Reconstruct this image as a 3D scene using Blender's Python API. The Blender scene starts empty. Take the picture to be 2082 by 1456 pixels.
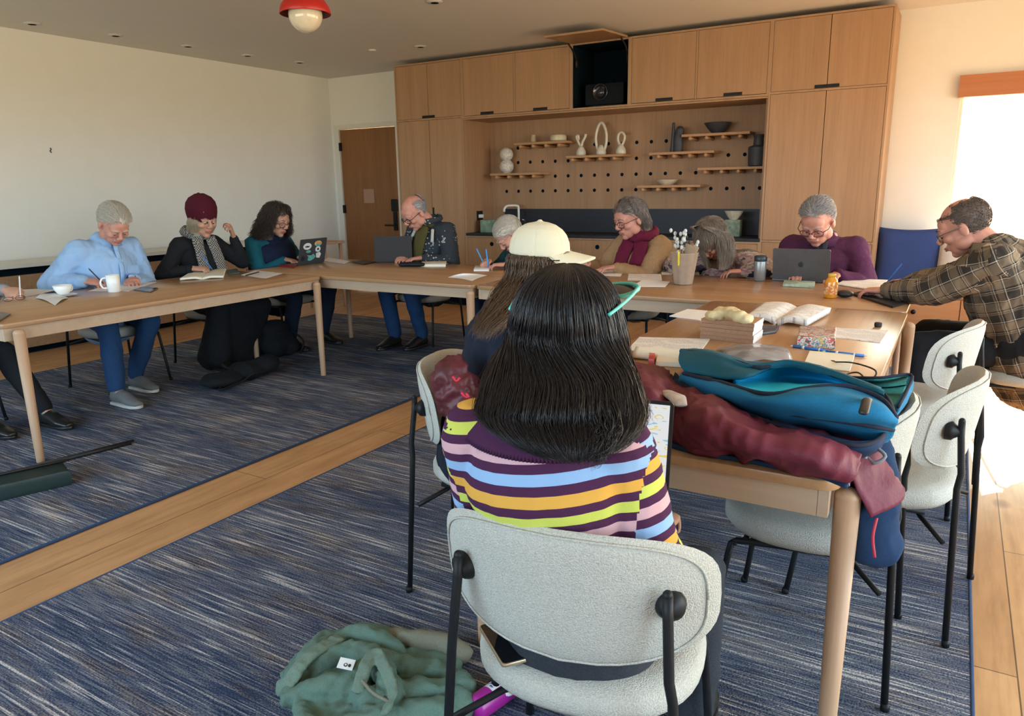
import bpy, math, random
import numpy as np
from mathutils import Vector, Matrix

# ------------------------------------------------------------------ camera
F_PX, CX, CY, CAM_H = 1500.0, 1041.0, 728.0, 1.38
def _n(v): v = np.array(v, float); return v/np.linalg.norm(v)
def _d(x, y): return np.array([x-CX, -(y-CY), -F_PX])
_Z = -_n(_d(1150, 7200)); _Y = _n(_d(1955, 366)); _Y = _n(_Y-_Z*_Y.dot(_Z)); _X = np.cross(_Y, _Z)
ROT = np.stack([_X, _Y, _Z]); CAM = np.array([0, 0, CAM_H]); FWD = ROT @ np.array([0, 0, -1.0])
scene = bpy.context.scene
COL = scene.collection
cam_data = bpy.data.cameras.new('camera'); cam = bpy.data.objects.new('camera', cam_data); COL.objects.link(cam)
cam_data.sensor_width = 36; cam_data.lens = 36*F_PX/2082; cam_data.clip_start = .05
cam.matrix_world = Matrix.Translation(Vector(CAM)) @ Matrix([list(r) for r in ROT]).to_4x4()
scene.camera = cam
# measuring helpers: where a sight line through the photo meets a known plane of the room
def ray(x, y): return ROT @ _n(_d(x, y))
def PH(x, y, h): r = ray(x, y); return CAM + r*((h-CAM_H)/r[2])
def PX(x, y, X): r = ray(x, y); return CAM + r*(X/r[0])
def PY(x, y, Y): r = ray(x, y); return CAM + r*(Y/r[1])
def PD(x, y, d): r = ray(x, y); return CAM + r*(d/r.dot(FWD))

# ------------------------------------------------------------------ light and exposure
scene.view_settings.view_transform = 'Standard'; scene.view_settings.look = 'None'
scene.view_settings.exposure = 0.97; scene.view_settings.gamma = 1; scene.view_settings.use_curve_mapping = False
scene.cycles.use_denoising = True
scene.cycles.max_bounces = 8; scene.cycles.diffuse_bounces = 5; scene.cycles.glossy_bounces = 3
scene.cycles.sample_clamp_indirect = 6.0; scene.cycles.caustics_reflective = False; scene.cycles.caustics_refractive = False
world = bpy.data.worlds.new('sky'); scene.world = world; world.use_nodes = True
wt = world.node_tree; wt.nodes.clear()
def wn(t, **k):
    n = wt.nodes.new(t)
    for a, b in k.items(): setattr(n, a, b)
    return n
_tc = wn('ShaderNodeTexCoord'); _sp = wn('ShaderNodeSeparateXYZ'); _rp = wn('ShaderNodeValToRGB'); _bg = wn('ShaderNodeBackground'); _wo = wn('ShaderNodeOutputWorld')
_mr = wn('ShaderNodeMapRange'); _mr.inputs[1].default_value = -1; _mr.inputs[2].default_value = 1
wt.links.new(_tc.outputs['Generated'], _sp.inputs[0]); wt.links.new(_sp.outputs[2], _mr.inputs[0]); wt.links.new(_mr.outputs[0], _rp.inputs[0])
_vm = wn('ShaderNodeVectorMath', operation='DOT_PRODUCT'); _vm.inputs[1].default_value = (-.06, .897, .437); wt.links.new(_tc.outputs['Generated'], _vm.inputs[0])
_mw = wn('ShaderNodeMapRange'); _mw.inputs[1].default_value = -.25; _mw.inputs[2].default_value = .75; wt.links.new(_vm.outputs['Value'], _mw.inputs[0])
_mx = wn('ShaderNodeMix', data_type='RGBA'); _mx.blend_type = 'MULTIPLY'; _mx.inputs[7].default_value = (1.75, 1.22, .80, 1); wt.links.new(_mw.outputs[0], _mx.inputs[0]); wt.links.new(_rp.outputs[0], _mx.inputs[6])    # sky warmer towards the low sun
wt.links.new(_mx.outputs[2], _bg.inputs[0]); wt.links.new(_bg.outputs[0], _wo.inputs[0])
WS = 5.6
_bg.inputs[1].default_value = WS
cr = _rp.color_ramp; cr.elements[0].position = .0; cr.elements[0].color = (.50, .44, .33, 1)
cr.elements[1].position = 1; cr.elements[1].color = (.36, .58, 1, 1)
for p, c in ((.485, (.60, .52, .38, 1)), (.505, (.72, .88, 1, 1)), (.6, (.54, .80, 1, 1))):
    e = cr.elements.new(p); e.color = c
sun_d = bpy.data.lights.new('sun', 'SUN'); sun_d.energy = 30; sun_d.angle = math.radians(.6); sun_d.color = (1, .86, .66)
sun = bpy.data.objects.new('sun', sun_d); COL.objects.link(sun)
sun.rotation_euler = Vector((.07, -1, -.487)).to_track_quat('-Z', 'Y').to_euler(); sun.location = (0, 12, 6)
def portal(name, c, rot, sx, sy):     # daylight through a window opening
    l = bpy.data.lights.new(name, 'AREA'); l.shape = 'RECTANGLE'; l.size = sx; l.size_y = sy
    l.cycles.is_portal = True
    o = bpy.data.objects.new(name, l); COL.objects.link(o); o.location = c; o.rotation_euler = rot
H = math.pi/2
RX, NY = 2.6, -1.6     # side wall with windows on the right, wall behind the camera
portal('window_portal', (RX, 3.1, 1.35), (0, H, 0), 1.9, 7.6)
portal('window_portal', (-3.6, NY, 1.6), (H, 0, 0), 6.0, 1.5)
portal('window_portal', (1.16, 7.95, 1.28), (-H, 0, 0), 2.45, 1.6)

# ------------------------------------------------------------------ materials
MATS = {}
class NT:
    def __init__(s, name):
        s.m = bpy.data.materials.new(name); s.m.use_nodes = True; s.t = s.m.node_tree
        s.b = s.t.nodes['Principled BSDF']
    def n(s, t, **k):
        x = s.t.nodes.new(t)
        for a, b in k.items(): setattr(x, a, b)
        return x
    def l(s, a, b): s.t.links.new(a, b)
    def coord(s, scale=(1, 1, 1), kind='Object', rot=(0, 0, 0), attr=None):
        if attr: tc = s.n('ShaderNodeAttribute', attribute_name=attr); o = tc.outputs['Vector']
        else: tc = s.n('ShaderNodeTexCoord'); o = tc.outputs[kind]
        mp = s.n('ShaderNodeMapping'); mp.inputs['Scale'].default_value = scale; mp.inputs['Rotation'].default_value = rot
        s.l(o, mp.inputs[0]); return mp.outputs[0]
    def noise(s, v, scale=5, detail=3, rough=.5):
        x = s.n('ShaderNodeTexNoise'); x.inputs['Scale'].default_value = scale; x.inputs['Detail'].default_value = detail
        x.inputs['Roughness'].default_value = rough; s.l(v, x.inputs['Vector']); return x.outputs['Fac']
    def ramp(s, f, stops, const=False):
        x = s.n('ShaderNodeValToRGB'); r = x.color_ramp
        if const: r.interpolation = 'CONSTANT'
        while len(r.elements) < len(stops): r.elements.new(.5)
        for e, (p, c) in zip(r.elements, stops): e.position = p; e.color = (*c, 1)
        s.l(f, x.inputs[0]); return x.outputs[0]
    def mix(s, f, a, b, mode='MIX'):
        x = s.n('ShaderNodeMix', data_type='RGBA', blend_type=mode)
        for i, v in ((0, f), (6, a), (7, b)):
            if isinstance(v, (int, float)): x.inputs[i].default_value = v
            elif isinstance(v, tuple): x.inputs[i].default_value = (*v, 1)
            else: s.l(v, x.inputs[i])
        return x.outputs[2]
    def math(s, op, a, b=None):
        x = s.n('ShaderNodeMath', operation=op)
        for i, v in ((0, a), (1, b)):
            if v is None: continue
            if isinstance(v, (int, float)): x.inputs[i].default_value = v
            else: s.l(v, x.inputs[i])
        return x.outputs[0]
    def bump(s, f, st=.3, dist=.01):
        x = s.n('ShaderNodeBump'); x.inputs['Strength'].default_value = st; x.inputs['Distance'].default_value = dist
        s.l(f, x.inputs['Height']); s.l(x.outputs[0], s.b.inputs['Normal'])
    def col(s, c):
        if isinstance(c, tuple): s.b.inputs['Base Color'].default_value = (*c, 1)
        else: s.l(c, s.b.inputs['Base Color'])
    def set(s, rough=.6, metal=0, spec=.5, sheen=0, trans=0, coat=0):
        s.b.inputs['Roughness'].default_value = rough; s.b.inputs['Metallic'].default_value = metal
        s.b.inputs['Specular IOR Level'].default_value = spec; s.b.inputs['Sheen Weight'].default_value = sheen
        s.b.inputs['Transmission Weight'].default_value = trans; s.b.inputs['Coat Weight'].default_value = coat
        return s.m
def lerp3(c, k): return tuple(min(1, x*k) for x in c)
def plain(name, c, rough=.5, metal=0, var=.06, sc=30, spec=.5, **k):
    if name in MATS: return MATS[name]
    n = NT(name); f = n.noise(n.coord(), sc, 3)
    n.col(n.ramp(f, ((.3, lerp3(c, 1-var)), (.7, lerp3(c, 1+var))))); MATS[name] = n.set(rough, metal, spec, **k); return n.m
def fabric(name, c, rough=.9, var=.15, sc=220, bump=.25, big=.1, sheen=0.0):
    if name in MATS: return MATS[name]
    n = NT(name); v = n.coord(); f = n.noise(v, sc, 3, .7); g = n.noise(v, 7, 3)
    a = n.ramp(f, ((.3, lerp3(c, 1-var)), (.7, lerp3(c, 1+var)))); b = n.ramp(g, ((.3, (1-big,)*3), (.7, (1, 1, 1))))
    n.col(n.mix(1.0, a, b, 'MULTIPLY')); n.bump(f, bump, .004); MATS[name] = n.set(rough, 0, .25, sheen=sheen); return n.m
def wood(name, c, axis='Z', rough=.45, var=.2, fine=1.0, board=0.0, coat=0):
    if name in MATS: return MATS[name]
    n = NT(name); s = {'X': (.6, 14, 14), 'Y': (14, .6, 14), 'Z': (14, 14, .6)}[axis]
    v = n.coord(tuple(x*fine for x in s)); f = n.noise(v, 3, 6, .65); g = n.noise(n.coord(tuple(x*fine*.25 for x in s)), 2.2, 3)
    a = n.ramp(f, ((.25, lerp3(c, 1-var)), (.5, c), (.75, lerp3(c, 1+var*.6)))); b = n.ramp(g, ((.3, (.84, .8, .76)), (.7, (1, 1, 1))))
    r = n.mix(.8, a, b, 'MULTIPLY')
    if board:
        vo = n.n('ShaderNodeTexBrick'); vo.inputs['Scale'].default_value = 1; vo.inputs['Brick Width'].default_value = 40
        vo.inputs['Row Height'].default_value = board; vo.inputs['Mortar Size'].default_value = 0.0
        vo.inputs['Color1'].default_value = (.86, .84, .8, 1); vo.inputs['Color2'].default_value = (1.0, 1.0, 1.0, 1); vo.offset = .37
        rot = (0, 0, 0) if axis == 'X' else (0, 0, H)
        if axis == 'Z': rot = (0, H, 0)
        n.l(n.coord(rot=rot), vo.inputs[0]); r = n.mix(.9, r, vo.outputs[0], 'MULTIPLY')
    n.col(r); n.bump(f, .06, .002); MATS[name] = n.set(rough, 0, .4, coat=coat); return n.m

OAK = (.50, .285, .140)
M_cab = wood('oak_veneer', (.41, .243, .128), 'Z', .5, .13, 1.6, board=.0)
M_cabw = wood('oak_veneer_stripes', (.41, .25, .135), 'Z', .5, .15, 1.1)
M_niche = wood('oak_niche_panel', (.38, .225, .12), 'Z', .55, .15, 1.3)
M_doorw = wood('door_veneer', (.26, .115, .038), 'Z', .45, .22, 1.0)
M_tabX = wood('oak_table_top_lengthwise', (.40, .225, .112), 'X', .26, .14, 1.0)
M_tabY = wood('oak_table_top_crosswise', (.40, .225, .112), 'Y', .26, .14, 1.0)
M_edge = wood('oak_edge', (.50, .32, .18), 'X', .42, .12)
M_ap = wood('pale_oak_apron', (.47, .34, .235), 'X', .5, .08)
M_leg = wood('pale_oak_leg', (.50, .32, .20), 'Z', .5, .12, 2)
M_shelf = wood('oak_shelf', (.48, .27, .13), 'X', .5, .12)
M_valance = wood('cherry_wood_valance', (.45, .18, .08), 'X', .45, .12)
M_bench = wood('oak_bench', (.50, .25, .11), 'X', .5, .12)
M_wall = plain('white_plaster', (.79, .785, .72), .85, var=.012, sc=6, spec=.2)
M_ceil = plain('ceiling_paint', (.70, .68, .62), .9, var=.01, sc=4, spec=.2)
M_trimw = plain('white_trim_paint', (.70, .68, .60), .5, var=.01)
M_black = plain('matte_black_metal', (.009, .010, .012), .5, var=.1, spec=.25)
M_blackp = plain('black_plastic', (.015, .016, .02), .45, var=.1)
M_dark = plain('dark_interior', (.004, .010, .016), .9, var=.1, spec=.05)
M_stone = plain('black_stone', (.008, .010, .018), .5, var=.25, sc=20)
M_white = plain('white_ceramic', (.80, .80, .77), .25, var=.02)
M_paper = plain('white_paper', (.80, .78, .76), .8, var=.02, spec=.2)
M_paperc = plain('cream_paper', (.80, .76, .63), .8, var=.02, spec=.2)
M_alu = plain('grey_aluminium', (.17, .165, .17), .38, metal=.6, var=.03)
M_cloth_cream = None
def boucle():
    n = NT('cream_boucle'); v = n.coord(); vo = n.n('ShaderNodeTexVoronoi'); vo.inputs['Scale'].default_value = 330; n.l(v, vo.inputs['Vector'])
    f = n.noise(v, 260, 3, .7)
    n.col(n.mix(.55, n.ramp(f, ((.3, (.34, .335, .30)), (.7, (.66, .65, .60)))), n.ramp(vo.outputs['Distance'], ((0, (.56, .545, .48)), (.7, (.38, .37, .325))))))
    n.bump(n.math('SUBTRACT', f, vo.outputs['Distance']), .5, .004); return n.set(.95, 0, .2)
M_boucle = boucle()
def floor_mat():
    n = NT('oak_floor_planks'); b = n.n('ShaderNodeTexBrick'); b.inputs['Scale'].default_value = 1
    b.inputs['Brick Width'].default_value = 2.3; b.inputs['Row Height'].default_value = .22; b.inputs['Mortar Size'].default_value = .0022
    b.inputs['Color1'].default_value = (.60, .35, .165, 1); b.inputs['Color2'].default_value = (.48, .26, .115, 1); b.inputs['Mortar'].default_value = (.12, .06, .03, 1); b.offset = .37
    mp = n.coord(rot=(0, 0, H)); mp.node.inputs['Location'].default_value = (0, .16, 0); n.l(mp, b.inputs[0])
    f = n.noise(n.coord((9, .7, 1)), 3, 6, .6); g = n.noise(n.coord((3.0, .9, 1)), 2.6, 4, .6)
    k = n.n('ShaderNodeTexVoronoi'); k.inputs['Scale'].default_value = 1.6; n.l(n.coord((1.6, 1, 1)), k.inputs['Vector'])
    knot = n.ramp(k.outputs['Distance'], ((.0, (.22, .12, .08)), (.05, (.45, .32, .22)), (.11, (1, 1, 1))))
    c = n.mix(.85, b.outputs[0], n.ramp(f, ((.25, (.66, .60, .54)), (.55, (1, 1, 1)), (.8, (1.0, .98, .95)))), 'MULTIPLY')
    c = n.mix(.7, c, n.ramp(g, ((.3, (.72, .66, .6)), (.6, (1, 1, 1)))), 'MULTIPLY')
    n.col(n.mix(.8, c, knot, 'MULTIPLY')); n.bump(f, .1, .003); return n.set(.42, 0, .45)
M_floor = floor_mat()
def rug_mat(name, seed):
    n = NT(name); tc = n.n('ShaderNodeTexCoord'); mp = n.n('ShaderNodeMapping'); mp.inputs['Location'].default_value = (seed, seed*2, 0)
    n.l(tc.outputs['Object'], mp.inputs[0]); base = mp.outputs[0]
    def vec(sc):
        m = n.n('ShaderNodeMapping'); m.inputs['Scale'].default_value = sc; n.l(base, m.inputs[0]); return m.outputs[0]
    s1 = n.noise(vec((2.2, 95, 1)), 1.0, 2, .6)       # long streaks across the rug
    s2 = n.noise(vec((5, 150, 1)), 1.0, 2, .7)
    dash = n.noise(vec((190, 170, 1)), 1.0, 2, .6)      # woven flecks
    big = n.noise(vec((.5, 3.2, 1)), 1.0, 3, .6)
    hue = n.noise(vec((2.2, 9, 1)), 1.0, 3, .6)
    navy = n.ramp(hue, ((.35, (.017, .030, .070)), (.5, (.026, .046, .100)), (.65, (.028, .032, .052))))
    wv = n.math('ADD', n.math('MULTIPLY', s2, .55), n.math('MULTIPLY', dash, .45)); wv = n.math('ADD', wv, n.math('MULTIPLY', n.math('SUBTRACT', big, .5), .22))
    base = n.mix(n.ramp(wv, ((.44, (0, 0, 0)), (.60, (.85, .85, .85)))), navy, n.ramp(hue, ((.35, (.17, .20, .25)), (.65, (.24, .22, .21)))))
    st = n.math('MULTIPLY', n.ramp(n.math('ADD', s1, n.math('MULTIPLY', n.math('SUBTRACT', big, .5), .25)), ((.56, (0, 0, 0)), (.66, (1, 1, 1)))), n.ramp(dash, ((.34, (.15, .15, .15)), (.52, (1, 1, 1)))))
    n.col(n.mix(st, base, n.ramp(hue, ((.35, (.50, .50, .50)), (.65, (.54, .49, .44)))))); n.bump(n.math('ADD', dash, s1), .55, .008); return n.set(.95, 0, .15)
M_rugA = rug_mat('navy_streaked_rug_left', 3.1); M_rugB = rug_mat('navy_streaked_rug_right', 11.7)

# ------------------------------------------------------------------ mesh tools
class G:
    """collects shapes into one mesh"""
    def __init__(s): s.v = []; s.f = []; s.mi = []; s.m = 0
    def add(s, vs, fs):
        o = len(s.v); s.v += [tuple(map(float, v)) for v in vs]; s.f += [tuple(o+i for i in f) for f in fs]; s.mi += [s.m]*len(fs)
    def box(s, x0, x1, y0, y1, z0, z1, b=0):
        if b <= 0:
            vs = [(x, y, z) for z in (z0, z1) for y in (y0, y1) for x in (x0, x1)]
            s.add(vs, [(0, 2, 3, 1), (4, 5, 7, 6), (0, 1, 5, 4), (2, 6, 7, 3), (0, 4, 6, 2), (1, 3, 7, 5)])
        else:   # rounded in plan, softened top and bottom
            s.slab([(x0, y0), (x1, y0), (x1, y1), (x0, y1)], z0, z1, b)
    def obox(s, c, ax, ay, az):    # oriented box, half axes
        c, ax, ay, az = map(np.array, (c, ax, ay, az))
        vs = [c+i*ax+j*ay+k*az for k in (-1, 1) for j in (-1, 1) for i in (-1, 1)]
        s.add(vs, [(0, 2, 3, 1), (4, 5, 7, 6), (0, 1, 5, 4), (2, 6, 7, 3), (0, 4, 6, 2), (1, 3, 7, 5)])
    def slab(s, poly, z0, z1, b=.005):
        """prism with bevelled edges; poly counter-clockwise"""
        def inset(k):
            P = np.array(poly, float); c = P.mean(0); out = []
            for p in P:
                d = c-p; L = np.linalg.norm(d) + 1e-9; out.append(p+d/L*k)
            return out
        b = min(b, (z1-z0)*.45); R = [(z0, b), (z0+b*.3, b*.3), (z0+b, 0), (z1-b, 0), (z1-b*.3, b*.3), (z1, b)]
        n = len(poly); vs = []; fs = []
        for z, k in R: vs += [(p[0], p[1], z) for p in inset(k)]
        for r in range(len(R)-1):
            for i in range(n): j = (i+1) % n; fs.append((r*n+i, r*n+j, (r+1)*n+j, (r+1)*n+i))
        fs.append(tuple(range(n))[::-1]); fs.append(tuple((len(R)-1)*n+i for i in range(n))); s.add(vs, fs)
    def loft(s, pts, rad, side=(1, 0, 0), n=16, cap='round', sq=2.0):
        pts = [np.array(p, float) for p in pts]; rad = [(r, r) if np.isscalar(r) else tuple(r) for r in rad]
        if cap == 'round':
            t0 = pts[0]-pts[1]; t0 /= np.linalg.norm(t0)+1e-9; t1 = pts[-1]-pts[-2]; t1 /= np.linalg.norm(t1)+1e-9
            r0, r1 = rad[0], rad[-1]; m0, m1 = min(r0), min(r1); A = []; B = []; ra = []; rb = []
            for k in (.97, .72, .4):
                c = math.sqrt(1-k*k); A.append(pts[0]+t0*m0*k); ra.append((max(r0[0]-m0*(1-c), m0*.06), max(r0[1]-m0*(1-c), m0*.06)))
            for k in (.4, .72, .97):
                c = math.sqrt(1-k*k); B.append(pts[-1]+t1*m1*k); rb.append((max(r1[0]-m1*(1-c), m1*.06), max(r1[1]-m1*(1-c), m1*.06)))
            pts = A+pts+B; rad = ra+rad+rb
        side = np.array(side, float); vs = []; fs = []; K = len(pts)
        for k, p in enumerate(pts):
            t = pts[min(k+1, K-1)]-pts[max(k-1, 0)]; t /= np.linalg.norm(t)+1e-9
            a = side-t*side.dot(t); L = np.linalg.norm(a)
            if L < 1e-4: a = np.cross(t, (0.3, .2, .9)); L = np.linalg.norm(a)
            a /= L; b = np.cross(t, a); side = a
            for i in range(n):
                th = 2*math.pi*i/n; c, q = math.cos(th), math.sin(th)
                if sq != 2.0: c = math.copysign(abs(c)**(2/sq), c); q = math.copysign(abs(q)**(2/sq), q)
                vs.append(p+a*rad[k][0]*c+b*rad[k][1]*q)
        for k in range(K-1):
            for i in range(n): j = (i+1) % n; fs.append((k*n+i, k*n+j, (k+1)*n+j, (k+1)*n+i))
        if cap: fs.append(tuple(range(n))[::-1]); fs.append(tuple((K-1)*n+i for i in range(n)))
        s.add(vs, fs)
    def tube(s, pts, r, n=8, smooth=0, cap='flat'):
        if smooth: pts = spline(pts, smooth)
        s.loft(pts, [r]*len(pts), (0.31, .52, .8), n, cap)
    def ell(s, c, r, frame=None, nu=16, nv=10):
        c = np.array(c, float); fr = np.eye(3) if frame is None else np.array(frame); vs = [c+fr.T@np.array((0, 0, r[2]))]; fs = []
        for j in range(1, nv):
            ph = math.pi*j/nv
            for i in range(nu):
                th = 2*math.pi*i/nu; vs.append(c+fr.T@np.array((r[0]*math.sin(ph)*math.cos(th), r[1]*math.sin(ph)*math.sin(th), r[2]*math.cos(ph))))
        vs.append(c-fr.T@np.array((0, 0, r[2]))); L = len(vs)-1
        for i in range(nu):
            j = (i+1) % nu; fs.append((0, 1+i, 1+j)); fs.append((L, 1+(nv-2)*nu+j, 1+(nv-2)*nu+i))
            for k in range(nv-2): a = 1+k*nu; fs.append((a+i, a+nu+i, a+nu+j, a+j))
        s.add(vs, fs)
    def lathe(s, c, prof, n=24, frame=None, close=True):
        """prof: list of (r, z)"""
        c = np.array(c, float); fr = np.eye(3) if frame is None else np.array(frame); vs = []; fs = []
        for r, z in prof:
            for i in range(n): th = 2*math.pi*i/n; vs.append(c+fr.T@np.array((r*math.cos(th), r*math.sin(th), z)))
        for k in range(len(prof)-1):
            for i in range(n): j = (i+1) % n; fs.append((k*n+i, k*n+j, (k+1)*n+j, (k+1)*n+i))
        if close: fs.append(tuple(range(n))[::-1]); fs.append(tuple((len(prof)-1)*n+i for i in range(n)))
        s.add(vs, fs)
    def mesh(s, name):
        me = bpy.data.meshes.new(name); me.from_pydata(s.v, [], s.f); me.polygons.foreach_set('material_index', s.mi); me.update(); return me
def spline(pts, k=6):
    P = [np.array(p, float) for p in pts]; P = [2*P[0]-P[1]]+P+[2*P[-1]-P[-2]]; out = []
    for i in range(1, len(P)-2):
        for j in range(k):
            t = j/k; a, b, c, d = P[i-1:i+3]
            out.append(.5*((2*b)+(c-a)*t+(2*a-5*b+4*c-d)*t*t+(3*b-a-3*c+d)*t**3))
    out.append(P[-2]); return out
def put(name, g, mat, parent=None, smooth=True, loc=None):
    me = g if isinstance(g, bpy.types.Mesh) else g.mesh(name)
    for m in (mat if isinstance(mat, (list, tuple)) else [mat]): me.materials.append(m)
    o = bpy.data.objects.new(name, me); COL.objects.link(o)
    if smooth:
        me.polygons.foreach_set('use_smooth', [True]*len(me.polygons))
        if smooth == 'auto': me.set_sharp_from_angle(angle=math.radians(38))
    if parent is not None:
        o.parent = parent; o.matrix_parent_inverse = parent.matrix_basis.inverted()
    if loc is not None: o.location = loc
    return o
def tag(o, label, cat, group=None, kind=None):
    if label: o['label'] = label
    if cat: o['category'] = cat
    if group: o['group'] = group
    if kind: o['kind'] = kind
    return o
def root(name, loc, label, cat, group=None, rz=0):
    o = bpy.data.objects.new(name, None); COL.objects.link(o); o.location = loc; o.rotation_euler = (0, 0, rz); o.empty_display_size = .05
    return tag(o, label, cat, group)
def thing(name, g, mat, label, cat, group=None, smooth='auto'):
    """a one-mesh thing, its origin moved to its base"""
    o = put(name, g, mat, None, smooth); me = o.data; n = len(me.vertices); a = np.empty(n*3); me.vertices.foreach_get('co', a); a = a.reshape(-1, 3)
    c = np.array([(a[:, 0].min()+a[:, 0].max())/2, (a[:, 1].min()+a[:, 1].max())/2, a[:, 2].min()]); me.vertices.foreach_set('co', (a-c).ravel()); me.update()
    o.location = c; return tag(o, label, cat, group)
def struct(name, g, mat, smooth=False): o = put(name, g, mat, None, smooth); o['kind'] = 'structure'; return o
def dup(r, loc, rz, label=None, group=None):
    c = r.copy(); COL.objects.link(c); c.location = loc; c.rotation_euler = (0, 0, rz)
    if label: c['label'] = label
    if group: c['group'] = group
    for ch in r.children:
        d = ch.copy(); COL.objects.link(d); d.parent = c
        for gc in ch.children: e = gc.copy(); COL.objects.link(e); e.parent = d
    return c
def hide_none(): pass
# noise on arrays
def vnoise(p, seed=0):
    p = np.asarray(p, float); i = np.floor(p).astype(np.int64); f = p-i; f = f*f*(3-2*f); out = 0
    def h(ix, iy, iz):
        n = (ix*73856093) ^ (iy*19349663) ^ (iz*83492791) ^ (seed*2654435761); n = (n ^ (n >> 13))*1274126177 & 0x7fffffff; n = (n ^ (n >> 16)) & 0xffff
        return n/32767.5-1
    for a in (0, 1):
        for b in (0, 1):
            for c in (0, 1):
                w = (f[:, 0] if a else 1-f[:, 0])*(f[:, 1] if b else 1-f[:, 1])*(f[:, 2] if c else 1-f[:, 2])
                out = out+w*h(i[:, 0]+a, i[:, 1]+b, i[:, 2]+c)
    return out
def remesh(g, voxel, smooth=4, name='tmp'):
    me = g.mesh(name); o = bpy.data.objects.new(name, me); COL.objects.link(o)
    m = o.modifiers.new('r', 'REMESH'); m.mode = 'VOXEL'; m.voxel_size = voxel; m.use_smooth_shade = True
    if smooth: s = o.modifiers.new('s', 'SMOOTH'); s.factor = .5; s.iterations = smooth
    dg = bpy.context.evaluated_depsgraph_get(); dg.update(); out = bpy.data.meshes.new_from_object(o.evaluated_get(dg), depsgraph=dg)
    bpy.data.objects.remove(o); bpy.data.meshes.remove(me); out.materials.clear(); return out
def getv(me): a = np.empty(len(me.vertices)*3); me.vertices.foreach_get('co', a); return a.reshape(-1, 3)
def getn(me): a = np.empty(len(me.vertices)*3); me.vertex_normals.foreach_get('vector', a); return a.reshape(-1, 3)
def setv(me, a): me.vertices.foreach_set('co', a.ravel()); me.update()
def wrinkle(me, amp=.006, scale=9, seed=0, stretch=(1, 1, 1), ridged=True):
    v = getv(me); n = getn(me); s = np.array(stretch)*scale
    w = v + .03*np.stack([vnoise(v*6+7, seed+1), vnoise(v*6+17, seed+2), vnoise(v*6+27, seed+3)], 1)
    a = vnoise(w*s, seed); a = (1-2*np.abs(a)**.8) if ridged else a; b = vnoise(w*s*2.3, seed+5); b = (1-2*np.abs(b)) if ridged else b
    setv(me, v+n*(amp*(a*.7+b*.3))[:, None])
def vattr(me, name, arr):
    a = me.attributes.new(name, 'FLOAT_VECTOR', 'POINT'); a.data.foreach_set('vector', np.asarray(arr, float).ravel())
def patch(net, nu, nv, amp=.0, scale=8, seed=0, thick=.004, stretch=(1, 1, 1)):
    """smooth sheet through a net of points (rows of points), with folds and thickness; returns G"""
    rows = [spline(r, nu) for r in net]; cols = [spline([r[i] for r in rows], nv) for i in range(len(rows[0]))]
    A = np.array(cols); U, V, _ = A.shape; du = np.gradient(A, axis=0); dv = np.gradient(A, axis=1); N = np.cross(du, dv); N /= (np.linalg.norm(N, axis=2, keepdims=True)+1e-9)
    if amp:
        p = A.reshape(-1, 3)*scale*np.array(stretch); p = p+.35*np.stack([vnoise(p*.7, seed+9), vnoise(p*.7+5, seed+8), vnoise(p*.7+9, seed+7)], 1)
        a = 1-2*np.abs(vnoise(p, seed)); a = a*.7+.3*(1-2*np.abs(vnoise(p*2.2, seed+1))); A = A+N*(amp*a.reshape(U, V, 1))
    top = (A+N*thick/2).reshape(-1, 3); bot = (A-N*thick/2).reshape(-1, 3); g = G(); o = U*V; fs = []
    for i in range(U-1):
        for j in range(V-1):
            a = i*V+j; fs.append((a, a+V, a+V+1, a+1)); fs.append((o+a, o+a+1, o+a+V+1, o+a+V))
    for i in range(U-1):
        for j in (0, V-1):
            a = i*V+j; q = (a, a+V, o+a+V, o+a); fs.append(q if j == V-1 else q[::-1])
    for j in range(V-1):
        for i in (0, U-1):
            a = i*V+j; q = (a, a+1, o+a+1, o+a); fs.append(q if i == 0 else q[::-1])
    g.add(list(top)+list(bot), fs); return g
def rot2(x, y, a): return x*math.cos(a)-y*math.sin(a), x*math.sin(a)+y*math.cos(a)
def rpoly(cx, cy, w, d, a, r=.0, k=4):
    """rounded rectangle outline, counter-clockwise"""
    out = []
    for sx, sy, a0 in ((1, -1, -90), (1, 1, 0), (-1, 1, 90), (-1, -1, 180)):
        for i in range(k+1 if r else 1):
            t = math.radians(a0+90*i/k); x = sx*(w/2-r)+r*math.cos(t)*(1 if r else 0); y = sy*(d/2-r)+r*math.sin(t)*(1 if r else 0)
            X, Y = rot2(x, y, a); out.append((cx+X, cy+Y))
    return out
def letter_strokes(): pass
# ------------------------------------------------------------------ the room
CZ, WY, LX, CY0 = 2.84, 7.8, -7.47, 7.24
def wall_with_hole(name, axis, pos, th, a0, a1, z1, holes, mat=None):
    g = G(); xs = sorted({a0, a1, *[h[0] for h in holes], *[h[1] for h in holes]})
    for i in range(len(xs)-1):
        u, w = xs[i], xs[i+1]; mid = (u+w)/2; hs = [h for h in holes if h[0] < mid < h[1]]
        for z0, zz in ([(0, z1)] if not hs else [(0, hs[0][2]), (hs[0][3], z1)]):
            if zz-z0 < 1e-3: continue
            if axis == 'Y': g.box(u, w, pos, pos+th, z0, zz)
            else: g.box(pos, pos+th, u, w, z0, zz)
    return struct(name, g, mat or M_wall)
g = G(); g.box(LX-.15, RX+.15, NY-.15, WY+.2, -.1, 0); struct('floor', g, M_floor)
g = G(); g.box(LX-.15, RX+.15, NY-.15, WY+.2, CZ, CZ+.1); struct('ceiling', g, M_ceil)
wall_with_hole('wall_back', 'Y', WY, .2, LX-.15, RX+.15, CZ, [(-7.36, -6.33, 0, 2.20), (-.08, 2.40, .5, 2.25)])
wall_with_hole('wall_left', 'X', LX-.15, .15, NY-.15, WY, CZ, [])
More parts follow.
